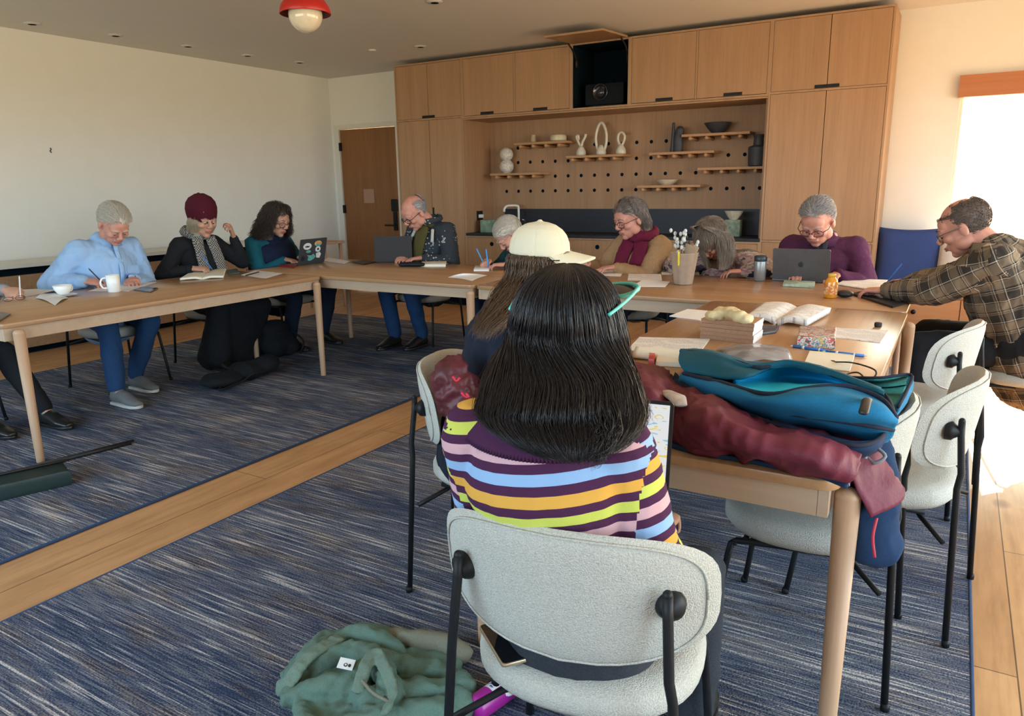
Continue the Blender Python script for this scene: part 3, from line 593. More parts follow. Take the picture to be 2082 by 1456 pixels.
# ------------------------------------------------------------------ chairs: local frame, sitter looks along +y
def chair_proto():
    r = root('conference_chair', (0, 0, 0), '', 'chair', 'cream boucle chairs with thin black metal legs')
    # seat
    g = G(); n = 40; out = []
    for i in range(n):
        t = 2*math.pi*i/n; c, s = math.cos(t), math.sin(t); out.append((.235*math.copysign(abs(c)**.82, c), .225*math.copysign(abs(s)**.82, s)))
    vs = []; fs = []
    R = [(.80, .392), (.93, .396), (1.0, .415), (1.0, .440), (.95, .458), (.80, .466), (.45, .462), (.02, .458)]
    for k, z in R: vs += [(x*k, y*k+.0, z - .010*(1-k)) for x, y in out]
    for a in range(len(R)-1):
        for i in range(n): j = (i+1) % n; fs.append((a*n+i, a*n+j, (a+1)*n+j, (a+1)*n+i))
    fs.append(tuple(range(n))[::-1]); fs.append(tuple((len(R)-1)*n+i for i in range(n))); g.add(vs, fs); put('seat', g, M_boucle, r)
    # wrap-around backrest
    g = G(); N, M = 44, 22; W, HH, th = .275, .135, .021; vs = []; fs = []
    def surf(u, v, s):    # u,v on a superellipse disc, s = side
        rr = min(1.0, math.hypot(u, v)); ed = (1-rr**5)**.5
        x = u*W; z = v*HH + (.012*(1-u*u) if v < 0 else 0)*-1; curve = -.235+.115*(abs(u)**2.2)      # wings come forward
        y = curve - .10*(z) + s*th*ed; return (x, y, .655+z)
    for s in (1, -1):
        for j in range(M+1):
            rad = j/M
            for i in range(N):
                t = 2*math.pi*i/N; c, q = math.cos(t), math.sin(t); p = .62; u = rad*math.copysign(abs(c)**p, c)*1.0; v = rad*math.copysign(abs(q)**p, q)
                x = u*W; z = v*HH*(1.0) - (.018*(1-min(1, abs(u)))**1 if v < 0 else 0)*abs(v); ed = max(0, 1-rad**6)**.5
                y = -.232+.105*(abs(u)**2.2) - .16*z + s*th*ed; vs.append((x, y, .665+z))
    o = (M+1)*N
    for j in range(M):
        for i in range(N):
            k = (i+1) % N; a, b, c, d = j*N+i, j*N+k, (j+1)*N+k, (j+1)*N+i; fs.append((a, b, c, d)); fs.append((o+d, o+c, o+b, o+a))
    g.add(vs, fs); put('backrest', g, M_boucle, r)
    g = G(); P = []
    for i in range(49):
        t = 2*math.pi*(i % 48)/48; c, q = math.cos(t), math.sin(t); u = .93*math.copysign(abs(c)**.62, c); v = .93*math.copysign(abs(q)**.62, q); z = v*HH - (.018*(1-abs(u)) if v < 0 else 0)*abs(v)
        P.append((u*W, -.232+.105*abs(u)**2.2-.16*z-th*.70, .665+z))
    g.tube(P, .0028, 5); put('seam', g, M_boucle, r)
    for s in (-1, 1):
        g = G(); yb = -.232+.105*(.72**2.2)-.021
        g.tube([(s*.198, yb-.030, .700), (s*.200, yb-.032, .66), (s*.208, yb-.045, .545), (s*.215, yb-.04, .50), (s*.245, -.265, .012)], .0095, 10)
        g.ell((s*.198, yb-.030, .702), (.0095, .0095, .0095), nu=10, nv=6); g.lathe((s*.2475, -.267, .0105), [(.011, 0), (.012, .012), (.0095, .02)], 10); put('leg', g, M_black, r)
        g = G(); fr = np.array([(1, 0, 0), (0, 0, 1), (0, -1, 0)]); g.lathe((s*.197, yb-.002, .668), [(.028, -.01), (.028, .006), (.022, .012), (.011, .028)], 20, fr); put('back_mount', g, M_black, r)
        g = G(); g.tube([(s*.16, -.16, .385), (s*.205, .12, .385), (s*.21, .155, .375), (s*.215, .17, .34), (s*.235, .215, .012)], .0095, 10, 3); g.lathe((s*.2355, .216, .0105), [(.011, 0), (.012, .012), (.0095, .02)], 10); put('leg', g, M_black, r)
    g = G(); g.tube([(-.228, -.225, .33), (-.1, -.12, .375), (.1, -.12, .375), (.228, -.225, .33)], .008, 8, 3); g.tube([(-.2, .13, .384), (.2, .13, .384)], .008, 8); g.tube([(-.16, -.13, .384), (.16, -.13, .384)], .008, 8)
    put('seat_frame', g, M_black, r); return r
CH0 = chair_proto(); _first = [True]
def chair(x, y, face, label):
    """face: direction the sitter looks, degrees from +X"""
    rz = math.radians(face-90)
    if _first[0]: _first[0] = False; CH0.location = (x, y, .0); CH0.rotation_euler = (0, 0, rz); CH0['label'] = label; return CH0
    return dup(CH0, (x, y, 0), rz, label)
RUGZ = 0
chair(-.585, 1.30, 98, 'cream boucle chair nearest the viewer, under the woman in the striped jumper')
chair(-1.33, 2.12, 17, 'cream boucle chair under the woman in the cream cap, dark red coat on it')
chair(-.30, 2.20, 180, 'empty cream chair pushed under the near corner of the right table')
chair(-.13, 2.63, 172, 'empty cream chair at the right, its whole back in view beside the backpack')
chair(-.12, 3.62, 168, 'empty cream chair at the right table edge, nearest the man in plaid')
chair(.36, 4.42, 172, 'cream chair under the man in the plaid shirt, black coat on its back')
chair(-5.19, 1.92, 5, 'cream chair under the person in the grey jumper at the left edge')
chair(-5.17, 3.06, 0, 'cream chair under the man in the light blue shirt')
chair(-5.17, 3.92, 0, 'cream chair under the woman in the dark red beanie')
chair(-5.17, 4.66, 0, 'cream chair under the curly-haired woman in the navy vest')
for x, lab in ((-4.11, 'cream chair with thin black legs under the balding man in the cardigan'), (-3.12, 'cream chair under the bowed man in dark green'), (-2.13, 'cream chair under the woman with the maroon scarf'), (-1.46, 'cream chair under the person in the patterned cardigan'), (-.77, 'cream chair under the person in the purple fleece')): chair(x, 5.34, 270, lab)
# ------------------------------------------------------------------ people
V = lambda *a: np.array(a, float)
def unit(v): v = np.array(v, float); return v/(np.linalg.norm(v)+1e-9)
def ik(S, W, l1, l2, pole):
    S, W = np.array(S, float), np.array(W, float); d = W-S; L = np.linalg.norm(d); k = max(1.0, (L*1.01)/(l1+l2)); l1 *= k; l2 *= k; d /= L
    a = (l1*l1-l2*l2+L*L)/(2*L); h = math.sqrt(max(0, l1*l1-a*a)); p = np.array(pole, float); p = p-d*p.dot(d); p /= np.linalg.norm(p)+1e-9
    return S+d*a+p*h
def skin(name, c):
    n = NT(name); v = n.coord(); f = n.noise(v, 30, 3); g = n.noise(v, 9, 2)
    a = n.ramp(f, ((.3, lerp3(c, .9)), (.7, lerp3(c, 1.08)))); r = n.mix(.5, a, n.ramp(g, ((.3, (1, .86, .82)), (.7, (1, 1, 1)))), 'MULTIPLY')
    n.col(r); n.b.inputs['Subsurface Weight'].default_value = .08; n.b.inputs['Subsurface Radius'].default_value = (.02, .008, .004); return n.set(.5, 0, .35)
SK_F = skin('fair_skin', (.52, .29, .20)); SK_P = skin('pink_skin', (.55, .27, .20)); SK_T = skin('tan_skin', (.42, .24, .155))
M_eye = plain('eye_white', (.6, .56, .52), .2); M_iris = plain('dark_iris', (.02, .015, .01), .15); M_lip = plain('lip', (.38, .12, .10), .5)
def hair_mat(name, c, c2, rough=.38):
    n = NT(name); v = n.coord((40, 40, 3)); f = n.noise(v, 4, 4, .7); n.col(n.ramp(f, ((.3, c), (.7, c2)))); n.bump(n.noise(n.coord((160, 160, 12)), 2, 3), .35, .004); return n.set(rough, 0, .5)
H_WHITE = hair_mat('white_hair', (.42, .38, .31), (.66, .62, .54), .5); H_BLOND = hair_mat('ash_blond_hair', (.34, .27, .17), (.62, .54, .40)); H_DARK = hair_mat('dark_curly_hair', (.018, .012, .010), (.07, .045, .035))
H_GREY = hair_mat('grey_hair', (.20, .19, .19), (.42, .41, .42)); H_BRG = hair_mat('brown_grey_hair', (.10, .07, .05), (.36, .30, .24)); H_BROWN = hair_mat('brown_hair', (.045, .026, .018), (.16, .10, .06)); H_BLACK = hair_mat('black_hair', (.004, .004, .006), (.016, .014, .018), .33)
H_MIX = hair_mat('brown_hair_greying', (.07, .05, .045), (.26, .22, .19)); H_SHORT = hair_mat('short_brown_hair', (.06, .04, .03), (.16, .12, .10), .6)
M_jeans = fabric('blue_jeans', (.018, .055, .14), sc=260, var=.3); M_blk = fabric('black_cloth', (.012, .013, .016), sc=200); M_nav = fabric('dark_navy_cloth', (.014, .022, .045)); M_dkj = fabric('charcoal_jeans', (.03, .035, .045), var=.3)
M_shoeg = fabric('grey_shoe', (.17, .17, .17)); M_shoek = plain('black_shoe', (.015, .014, .013), .3); M_sole = plain('pale_sole', (.55, .53, .48), .6)
def finger(g, p, d, bend, L, r, curl, s):
    """three jointed segments; bends towards 'bend'"""
    pts = [p-d*.012*s, p]; ax = unit(np.cross(d, bend)); cur = d
    for k, fr_ in enumerate((.45, .31, .24)):
        a = curl*(0.75 if k == 0 else 1.0); c, q = math.cos(a), math.sin(a); cur = unit(cur*c+np.cross(ax, cur)*q); pts.append(pts[-1]+cur*L*fr_)
    g.loft(pts, [r, r, r*.97, r*.88, r*.74], ax, 10); return pts
def hand(g, W, hd, pn, side, curl=.45, s=1.0, spread=.07, thumb=.6):
    """W wrist, hd direction of the hand, pn palm normal (out of the palm), side -1 left / +1 right"""
    hd = unit(hd); pn = unit(np.array(pn)-hd*np.dot(pn, hd)); th = -np.cross(pn, hd)*side      # towards the thumb
    K = W+hd*.088*s
    g.loft([W-hd*.02*s, W+hd*.015*s, W+hd*.05*s, K], [(.026*s, .019*s), (.030*s, .018*s), (.040*s, .0165*s), (.039*s, .0125*s)], th, 14)
    g.ell(W+hd*.04*s+th*.022*s+pn*.008*s, (.018*s, .03*s, .014*s), [th, hd, np.cross(th, hd)])
    tips = []
    for k, (o, L) in enumerate(((.030, .070), (.0105, .078), (-.0095, .073), (-.029, .058))):
        p = K+th*o*s-hd*(.006*abs(k-1))*s; tips.append(finger(g, p, unit(hd+th*spread*(1.2-k*.8)), pn, L*s, (.0088 if k < 3 else .0076)*s, curl*(1+.12*k), s))
    p = W+hd*.030*s+th*.030*s+pn*.004*s; d = unit(hd*.75+th*.75+pn*.25)
    g.loft([p-d*.01*s, p+d*.028*s, p+d*.028*s+unit(hd*1.0+th*(.35-.4*thumb)+pn*.35*thumb)*.028*s, p+d*.028*s+unit(hd*1.0+th*(.1-.5*thumb)+pn*.5*thumb)*.052*s], [.0125*s, .0115*s, .0105*s, .0085*s], pn, 12)
    return tips
class Head:
    def __init__(s, c, fd, k=1.0, roll=0.0):
        s.c = np.array(c, float); s.f = unit(fd); up = V(0, 0, 1)-s.f*s.f[2]
        if np.linalg.norm(up) < .2: up = V(0, 0, 1)
        s.u = unit(up); s.r = np.cross(s.f, s.u); s.k = k
        if roll: c_, q = math.cos(roll), math.sin(roll); s.u, s.r = unit(s.u*c_+s.r*q), unit(s.r*c_-s.u*q)
        s.fr = np.array([s.r, s.f, s.u])
    def P(s, x, y, z): return s.c+(s.r*x+s.f*y+s.u*z)*s.k
    def build(s, g, fem=False, old=False):
        k = s.k; E = lambda c, r: g.ell(s.P(*c), tuple(q*k for q in r), s.fr, 20, 14)
        E((0, -.014, .032), (.074, .095, .086)); E((0, .022, -.022), (.066, .066, .088)); E((0, .040, -.068), (.050 if fem else .054, .045, .044)); E((0, .066, -.094), (.024, .022, .019))
        E((0, .055, .035), (.058, .036, .045))
        for x in (-1, 1):
            E((x*.040, .062, -.022), (.024, .026, .022)); E((x*.078, -.006, -.012), (.009, .018, .031)); E((x*.052, .018, -.062), (.022, .035, .03))
            E((x*.030, .0775, .0115), (.018, .0168, .0130)); E((x*.012, .104, -.026), (.010, .011, .008))
            g.loft([s.P(x*.012, .088, .022), s.P(x*.030, .087, .027), s.P(x*.050, .074, .020)], [.008*k, .0085*k, .006*k], s.u, 8)
        g.loft([s.P(0, .084, .020), s.P(0, .096, .0), s.P(0, .112, -.020), s.P(0, .108, -.028)], [(.009*k, .010*k), (.010*k, .012*k), (.012*k, .012*k), (.010*k, .008*k)], s.r, 12)
        E((0, .087, -.053), (.024, .012, .0075)); E((0, .086, -.064), (.021, .012, .008))
    def face(s, par, lip=None, brow=None):
        k = s.k
        for x in (-1, 1):
            g = G(); g.ell(s.P(x*.030, .0795, .004), (.0125*k, .0125*k, .0095*k), s.fr, 14, 10); g.m = 1; g.ell(s.P(x*.030, .0880, -.0035), (.0050*k, .0045*k, .0050*k), s.fr, 10, 8); put('eye', g, [M_eye, M_iris], par)
            g = G(); g.loft([s.P(x*.013, .0975, .027), s.P(x*.030, .097, .033), s.P(x*.050, .083, .026)], [(.0022*k, .0022*k), (.003*k, .0028*k), (.0016*k, .0016*k)], s.u, 6); put('eyebrow', g, brow or H_MIX, par)
        g = G(); g.loft([s.P(-.022, .0925, -.058), s.P(-.008, .0995, -.055), s.P(.008, .0995, -.055), s.P(.022, .0925, -.058)], [.0028*k, .0048*k, .0048*k, .0028*k], s.u, 8); g.loft([s.P(-.019, .092, -.060), s.P(0, .099, -.064), s.P(.019, .092, -.060)], [.0028*k, .0055*k, .0028*k], s.u, 8); put('lips', g, lip or M_lip, par)
    def glasses(s, par, mat, w=.026, h=.019, thick=.0022):
        k = s.k; g = G()
        for x in (-1, 1):
            P = [s.P(x*.033+w*math.cos(t)*(1), .108-.012*abs(x*.033+w*math.cos(t))/.05, -.002+h*math.copysign(abs(math.sin(t))**.8, math.sin(t))) for t in np.linspace(0, 2*math.pi, 21)]
            g.tube(P, thick*k, 6); g.tube([s.P(x*.058, .094, .004), s.P(x*.078, .07, .006), s.P(x*.084, -.004, .004), s.P(x*.080, -.02, -.012)], thick*k, 6)
        g.tube([s.P(-.008, .106, .003), s.P(0, .11, .006), s.P(.008, .106, .003)], thick*k, 6); put('glasses', g, mat, par)
def strands(g, roots, paths, r=.0011, sides=3):
    """paths: arrays (n,m,3)"""
    A = np.asarray(paths); N, M, _ = A.shape; T = np.gradient(A, axis=1); T /= np.linalg.norm(T, axis=2, keepdims=True)+1e-9
    rv = np.random.RandomState(5).normal(size=(N, 1, 3)); a = np.cross(T, rv); a /= np.linalg.norm(a, axis=2, keepdims=True)+1e-9; b = np.cross(T, a)
    w = (r*np.clip(1.25-np.linspace(0, 1, M)**2*1.1, .15, 1))[None, :, None]; o = len(g.v); vs = []
    ring = np.stack([A+w*(a*math.cos(2*math.pi*i/sides)+b*math.sin(2*math.pi*i/sides)) for i in range(sides)], 2)   # N,M,s,3
    g.v += [tuple(x) for x in ring.reshape(-1, 3)]; base = np.arange(N)[:, None]*M*sides; F = []
    for k in range(M-1):
        for i in range(sides):
            j = (i+1) % sides; F.append(np.stack([base[:, 0]+k*sides+i, base[:, 0]+k*sides+j, base[:, 0]+(k+1)*sides+j, base[:, 0]+(k+1)*sides+i], 1)+o)
    F = np.concatenate(F); g.f += [tuple(x) for x in F.tolist()]; g.mi += [g.m]*len(F)
def short_hair(par, h, mat, down=False,  front=.062, temple=-.01, nape=-.06, bald=None, n=900, L=.03, puff=1.0, name='hair', seed=1):
    """scalp-hugging hair: kept where the scalp should be covered"""
    rs = np.random.RandomState(seed); C = V(0, -.014, .032); R = V(.0775, .0985, .0895)*puff
    def keep(d):
        p = C+R*d; x, y, z = p[:, 0], p[:, 1], p[:, 2]
        lim = np.where(y > .035, front-(.02*np.abs(x)/.07), np.where(y > -.005, temple+(y+.005)/.04*(front-temple-.015), nape+np.clip((y+.03)/.03, 0, 1)*(.055)))
        lim = lim+.007*vnoise(p*55, seed+3)+.004*vnoise(p*130, seed+4)
        k = z > lim
        if bald is not None: k &= ~((z > bald) & (np.abs(x) < .062) & (y > -.085)) & ~((y > .01) & (z > bald-.03))
        return k
    N1, N2 = 48, 28; g = G(); ph = np.linspace(.001, math.pi*.86, N2); th = np.linspace(0, 2*math.pi, N1, endpoint=False)
    D = np.array([[math.sin(p)*math.cos(t), math.sin(p)*math.sin(t), math.cos(p)] for p in ph for t in th]); K = keep(D); P = C+R*D*(1+.02*vnoise(D*9, seed)[:, None]); W = [h.P(*p) for p in P]; fs = []
    for a in range(N2-1):
        for b in range(N1):
            q = (a*N1+b, (a+1)*N1+b, (a+1)*N1+(b+1) % N1, a*N1+(b+1) % N1)
            if all(K[i] for i in q): fs.append(q)
    g.add(W, fs)
    d = rs.normal(size=(n*3, 3)); d /= np.linalg.norm(d, axis=1, keepdims=True); d = d[keep(d)][:n]; p0 = C+R*d; comb = (h.fr@V(0, 0, -1.0)+d*V(.9, .9, 0)+rs.normal(size=(len(d), 3))*.08) if down else (V(0, -1.0, -.35)+rs.normal(size=(len(d), 3))*.35+np.sign(d[:, :1])*V(.35, 0, 0))
    t = comb-d*(comb*d).sum(1, keepdims=True); t /= np.linalg.norm(t, axis=1, keepdims=True); paths = []; jit_ = rs.uniform(0, .02 if down else .07, (len(d), 1))
    for s_ in np.linspace(0, 1, 9 if down else 5):
        q = p0+t*L*s_+d*(.004*math.sin(s_*2.6)+.002); q = C+R*((q-C)/R)*1.0; rr = np.linalg.norm((q-C)/R, axis=1, keepdims=True); q = C+(q-C)/rr*np.maximum(rr, 1.015+jit_*s_); paths.append(q)
    paths = np.stack(paths, 1); Wp = h.c+(paths@h.fr)*h.k; strands(g, None, Wp, .0013*h.k); put(name, g, mat, par); return
def ring_hair(par, rings, mat, n=800, r=.0012, wav=.004, wfreq=3.0, shell=True, shell_k=1.0, a0=-math.pi, a1=math.pi, ends=.12, seed=3, name='hair', jit=.05, M=26, inset=.95, fdir=None):
    """rings: (centre, rx, ry, x-dir) from crown to tips; strands and an under-layer follow them"""
    rs = np.random.RandomState(seed); RR = []
    for c, rx, ry, xd in rings:
        xd = unit((xd[0], xd[1], 0)); yd = V(-xd[1], xd[0], 0); RR.append(np.concatenate([np.array(c, float), xd*rx, yd*ry]))
    RR = np.array(spline(RR, 8)); K = len(RR); g = G()
    if shell:
        vs = []; fs = []; n2 = 40; arc = (a1-a0) < 6.2; m = n2+1 if arc else n2
        Ks = max(3, int(K*shell_k))
        for k in range(Ks):
            for i in range(m): t = a0+(a1-a0)*i/n2; w = inset*(1+.02*math.sin(t*23+seed)+.012*math.sin(t*41+k*.1)); vs.append(RR[k][:3]+RR[k][3:6]*math.cos(t)*w+RR[k][6:]*math.sin(t)*w)
        for k in range(Ks-1):
            for i in range(n2): j = i+1 if arc else (i+1) % m; fs.append((k*m+i, k*m+j, (k+1)*m+j, (k+1)*m+i))
        g.add(vs, fs)
    th = rs.uniform(a0, a1, n); t0 = np.zeros(n); t1 = 1-rs.uniform(0, ends, n)**1.0; rad = 1+rs.normal(0, jit, n)*.5; ph = rs.uniform(0, 6.3, (n, 2)); drift = rs.normal(0, .10, n); ps = []
    for m in np.linspace(0, 1, M):
        u = (t0+(t1-t0)*m)*(K-1); i = np.clip(np.floor(u).astype(int), 0, K-2); f = (u-i)[:, None]; q = RR[i]*(1-f)+RR[i+1]*f
        a = th+drift*m**2; w = wav*m; p = q[:, :3]+(q[:, 3:6]*np.cos(a)[:, None]+q[:, 6:]*np.sin(a)[:, None])*rad[:, None]
        p = p+w*np.stack([np.sin(m*wfreq*6.3+ph[:, 0]), np.cos(m*wfreq*6.3+ph[:, 1]), .5*np.sin(m*wfreq*5+ph[:, 1])], 1); ps.append(p)
    strands(g, None, np.stack(ps, 1), r); return put(name, g, mat, par)

# garments: nearest-limb coordinates are stored per vertex as 'cloth' = (around, along, part)
def garment_attr(me, segs):
    v = getv(me); nl = len(me.loops); li = np.empty(nl, int); me.loops.foreach_get('vertex_index', li); nf = len(me.polygons); ls = np.empty(nf, int); lt = np.empty(nf, int); me.polygons.foreach_get('loop_start', ls); me.polygons.foreach_get('loop_total', lt)
    D = []; U = []; W = []
    for pid, A, B, rad, sd, off in segs:
        A, B = np.array(A), np.array(B); d = B-A; L = np.linalg.norm(d); d = d/L; tt = (v-A)@d; t = np.clip(tt, 0, L); P = A+np.outer(t, d); q = v-P; dist = np.linalg.norm(q, axis=1)/rad
        if pid: dist = dist+np.where(tt < .0, 3.0, 0)*(off == 0)
        sd = unit(np.array(sd)-d*np.dot(sd, d)); b = np.cross(d, sd); q = v-(A+np.outer(tt, d)); D.append(dist); U.append(np.arctan2(q@b, q@sd)*rad*.9); W.append(tt+off)
    D = np.array(D); U = np.array(U); W = np.array(W); fc = np.repeat(np.arange(nf), lt); Df = np.zeros((len(segs), nf))
    for k in range(len(segs)): np.add.at(Df[k], fc, D[k][li])
    best = Df.argmin(0)[fc]; u = U[best, li]; first = u[ls[fc]]; per = np.array([s_[3]*.9*2*math.pi for s_ in segs])[best]; u = u-np.round((u-first)/per)*per
    out = np.stack([u, W[best, li], np.array([s_[0] for s_ in segs], float)[best]], 1)
    a = me.attributes.new('cloth', 'FLOAT_VECTOR', 'CORNER'); a.data.foreach_set('vector', out.ravel())
def person(name_label, head, fd, pel, yaw, LH, RH, LF=None, RF=None, s=1.0, bulk=1.0, skinm=SK_F, top=None, legs=None, shoe=None, fem=False, headk=None, lh=None, rh=None, sleeve=.0, topvox=.010, bodyvox=.0052,
           amp=.008, lpole=None, rpole=None, neckc=0.0, hem=0.0, roll=0.0, shw=1.0, wseed=1, collar=True, skirt=False, brow=None, face=True, sole=None, category='person', arm_bulk=1.0, neckback=.0, armfirst=None, shdrop=0, ndz=0.0, topstart=None):
    f = V(math.cos(math.radians(yaw)), math.sin(math.radians(yaw)), 0); r = V(f[1], -f[0], 0); up = V(0, 0, 1); pel = np.array(pel, float); hk = headk or s*1.08
    R = root('person', (pel[0], pel[1], 0), name_label, category, 'people around the tables'); h = Head(head, fd, hk, roll)
    skull = h.P(0, -.03, -.06); N = h.c-h.u*.165*hk*.9-h.f*.045*hk+(pel-h.c)*0.0; N = N*1.0; N[2] = min(N[2], h.c[2]-.10*hk)+ndz; dv = (N-pel); 
    t = unit(dv); g = G(); S = {}
    bk = unit(np.cross(r, t)); bk = bk*(1 if bk.dot(f) < 0 else -1)
    mid = lambda k, o=0: pel+dv*k+bk*o*s
    tor = [(pel-t*.07*s, .145, .115), (pel+t*.02, .172, .130), (mid(.30, .0), .152, .118), (mid(.52, .012), .158, .122), (mid(.72, .028), .168, .122), (mid(.88, .028), .150, .098), (mid(.97, .018), .085, .070)]
    if fem: tor = [(p, a*(.93 if i > 1 else 1.0), b*.95) for i, (p, a, b) in enumerate(tor)]
    tp = [p for p, a, b in tor]; tr = [(a*s*(bulk if i < 5 else (1+bulk)/2), b*s*(bulk**1.2 if i < 5 else 1)) for i, (p, a, b) in enumerate(tor)]
    shp = mid(.86, .018)
    sh = {k: shp+r*k*.165*s*shw*(.92 if fem else 1)-t*.0-up*shdrop for k in (-1, 1)}
    ua, fa = .275*s, .245*s; th_, sn = .42*s, .41*s
    g.loft(tp, tr, r, 24); g.loft([N-t*.03+bk*.01, (N+skull)/2, skull], [(.060*s, .062*s), (.056*s, .058*s), (.055*s, .06*s)], r, 16); h.build(g, fem)
    arms = {}; Hs = {-1: LH, 1: RH}; hp = {-1: lh or {}, 1: rh or {}}; poles = {-1: lpole, 1: rpole}
    for k in (-1, 1):
        W = np.array(Hs[k], float); hd = unit(hp[k].get('d', W-sh[k])); W = W-hd*.07*s; E = ik(sh[k], W, ua, fa, poles[k] if poles[k] is not None else (r*k*.7-up*.9-f*.2)); arms[k] = (sh[k], E, W)
        g.loft([sh[k], (sh[k]+E)/2, E], [(.048*s, .050*s), (.043*s, .043*s), (.037*s, .037*s)], f, 14); g.loft([E, E*.6+W*.4, W], [(.038*s, .038*s), (.038*s, .036*s), (.027*s, .022*s)], f, 14)
        hand(g, W, hd, hp[k].get('n', (0, 0, -1)), k, hp[k].get('curl', .5), s, thumb=hp[k].get('thumb', .6))
    legsP = {}
    for k, F in ((-1, LF), (1, RF)):
        hj = pel+r*k*.088*s*min(bulk, 1.15)
        if F is None: F = pel+f*.45*s+r*k*.12; F[2] = 0
        F = np.array(F, float); A = F+up*.085*s-f*.03; Kn = ik(hj, A, th_, sn, up*.9+f*.5+r*k*.12); legsP[k] = (hj, Kn, A, F)
        g.loft([hj, (hj+Kn)/2, Kn], [(.080*s, .078*s), (.068*s, .066*s), (.052*s, .053*s)], r, 14); g.loft([Kn, Kn*.6+A*.4, A], [(.051*s, .052*s), (.050*s, .052*s), (.032*s, .036*s)], r, 14)
        g.loft([A+f*.0, F+up*.035*s+f*.06*s, F+up*.022*s+f*.15*s], [(.034*s, .036*s), (.036*s, .03*s), (.03*s, .014*s)], r, 12)
    me = remesh(g, bodyvox, 2, 'body'); put('body', me, skinm, R)
    if face: h.face(R, brow=brow)
    # legs
    if legs is not None:
        gl = G(); o = 1.16; gl.loft([tp[0], tp[1]+t*(.03+(topstart or 0))], [(tr[0][0]*1.07, tr[0][1]*1.08), (tr[1][0]*1.07, tr[1][1]*1.08)], r, 24)
        for k in (-1, 1):
            hj, Kn, A, F = legsP[k]
            if skirt:
                K2 = (legsP[-1][1]+legsP[1][1])/2; A2 = (legsP[-1][2]+legsP[1][2])/2-f*.02; w2 = np.linalg.norm(legsP[-1][1]-legsP[1][1])/2
                gl.loft([pel, (pel+K2)/2, K2-f*.03], [(.19*s, .10*s), (w2+.08*s, .09*s), (w2+.07*s, .08*s)], r, 24, sq=2.6); gl.loft([K2-f*.03, (K2+A2)/2, A2-up*.0], [(w2+.065*s, .085*s), (w2+.08*s, .10*s), (w2+.09*s, .12*s)], r, 24, sq=2.6); gl.loft([hj, (hj+Kn)/2, Kn], [(.10*s, .09*s), (.09*s, .085*s), (.085*s, .08*s)], r, 18); gl.loft([Kn, (Kn+A)/2, A+up*.02], [(.085*s, .08*s), (.095*s, .09*s), (.10*s, .095*s)], r, 18)
            else:
                gl.loft([hj, (hj+Kn)/2, Kn], [(.094*s, .090*s), (.080*s, .078*s), (.064*s, .066*s)], r, 18); e = A*.93+Kn*.07; gl.loft([Kn, Kn*.6+e*.4, e], [(.063*s, .065*s), (.062*s, .062*s), (.052*s, .054*s)], r, 16)
        me = remesh(gl, .011, 3, 'trousers'); wrinkle(me, .008, 10, wseed+3, (1, 1, .7)); put('skirt' if skirt else 'trousers', me, legs, R)
    if shoe is not None:
        for k in (-1, 1):
            hj, Kn, A, F = legsP[k]; gs = G(); gs.loft([F-f*.055*s+up*.045*s, F-f*.02*s+up*.058*s, F+f*.05*s+up*.05*s, F+f*.11*s+up*.035*s, F+f*.175*s+up*.026*s], [(.034*s, .034*s), (.038*s, .046*s), (.042*s, .040*s), (.046*s, .026*s), (.034*s, .018*s)], r, 18)
            gs.loft([A+up*.0, A-up*.03*s], [.042*s, .043*s], r, 14); me = remesh(gs, .006, 2, 'shoe'); put('shoe', me, shoe, R)
            gs = G(); pl = [(-.075, 0), (-.06, .036), (0, .040), (.09, .047), (.16, .042), (.195, .018), (.20, 0)]; pl = pl+[(a, -b) for a, b in pl[-2:0:-1]]; poly = [(F[0]+f[0]*a*s-r[0]*b*s, F[1]+f[1]*a*s-r[1]*b*s) for a, b in pl]
            gs.slab(poly, F[2]+.001, F[2]+.02, .004); put('sole', gs, sole or M_shoek, R, 'auto')
    # top
    if top is not None:
        gt = G(); hemt = tp[:-1]; ht = tr[:-1]; w = .018*s
        if topstart is not None: hemt = [pel+t*topstart, pel+t*(topstart+.05)]+list(tp[2:-1]); ht = [tr[1], tr[1]]+list(tr[2:-1])
        if hem: hemt = [pel-t*(.07*s+hem)]+list(hemt[1:])
        gt.loft(hemt+[tp[-1]-t*.005], [(a+w*.9, b+w) for a, b in ht]+[(tr[-1][0]+.004, tr[-1][1]+.006)], r, 26)
        if topstart is not None: pass
        for k in (-1, 1):
            a, e, W = arms[k]; q = arm_bulk; hd = unit(W-e); We = W-hd*.018*s
            gt.loft([shp+r*k*.06*s, a], [(.078*s, .070*s), (.066*s*q, .064*s*q)], f, 18); gt.loft([a, (a+e)/2, e], [(.066*s*q, .066*s*q), (.059*s*q, .059*s*q), (.054*s*q, .054*s*q)], f, 18); gt.loft([e, e*.55+We*.45, We], [(.054*s*q, .053*s*q), (.051*s*q, .049*s*q), (.036*s*q, .032*s*q)], f, 18)
        me = remesh(gt, topvox, 3, 'top'); segs = [(0, pel, N, .20*s, r, 0.0)]
        for k in (-1, 1): a, e, W = arms[k]; segs += [(2+k, a+(a-e)*.15, e, .066*s, f, 0), (2+k, e, W, .055*s, f, np.linalg.norm(e-a)*1.15)]
        garment_attr(me, segs); wrinkle(me, amp, 11, wseed, (1, 1, .8)); wrinkle(me, amp*.45, 26, wseed+11); put(top[0], me, top[1], R)
        for k in (-1, 1):
            a, e, W = arms[k]; hd = unit(W-e); c = W-hd*.018*s; gc = G(); q = arm_bulk; gc.loft([c-hd*.035*s, c+hd*.002], [(.0385*s*q, .036*s*q), (.037*s*q, .033*s*q)], f, 20, cap='flat'); put('cuff', gc, top[1] if len(top) < 3 else top[2], R)
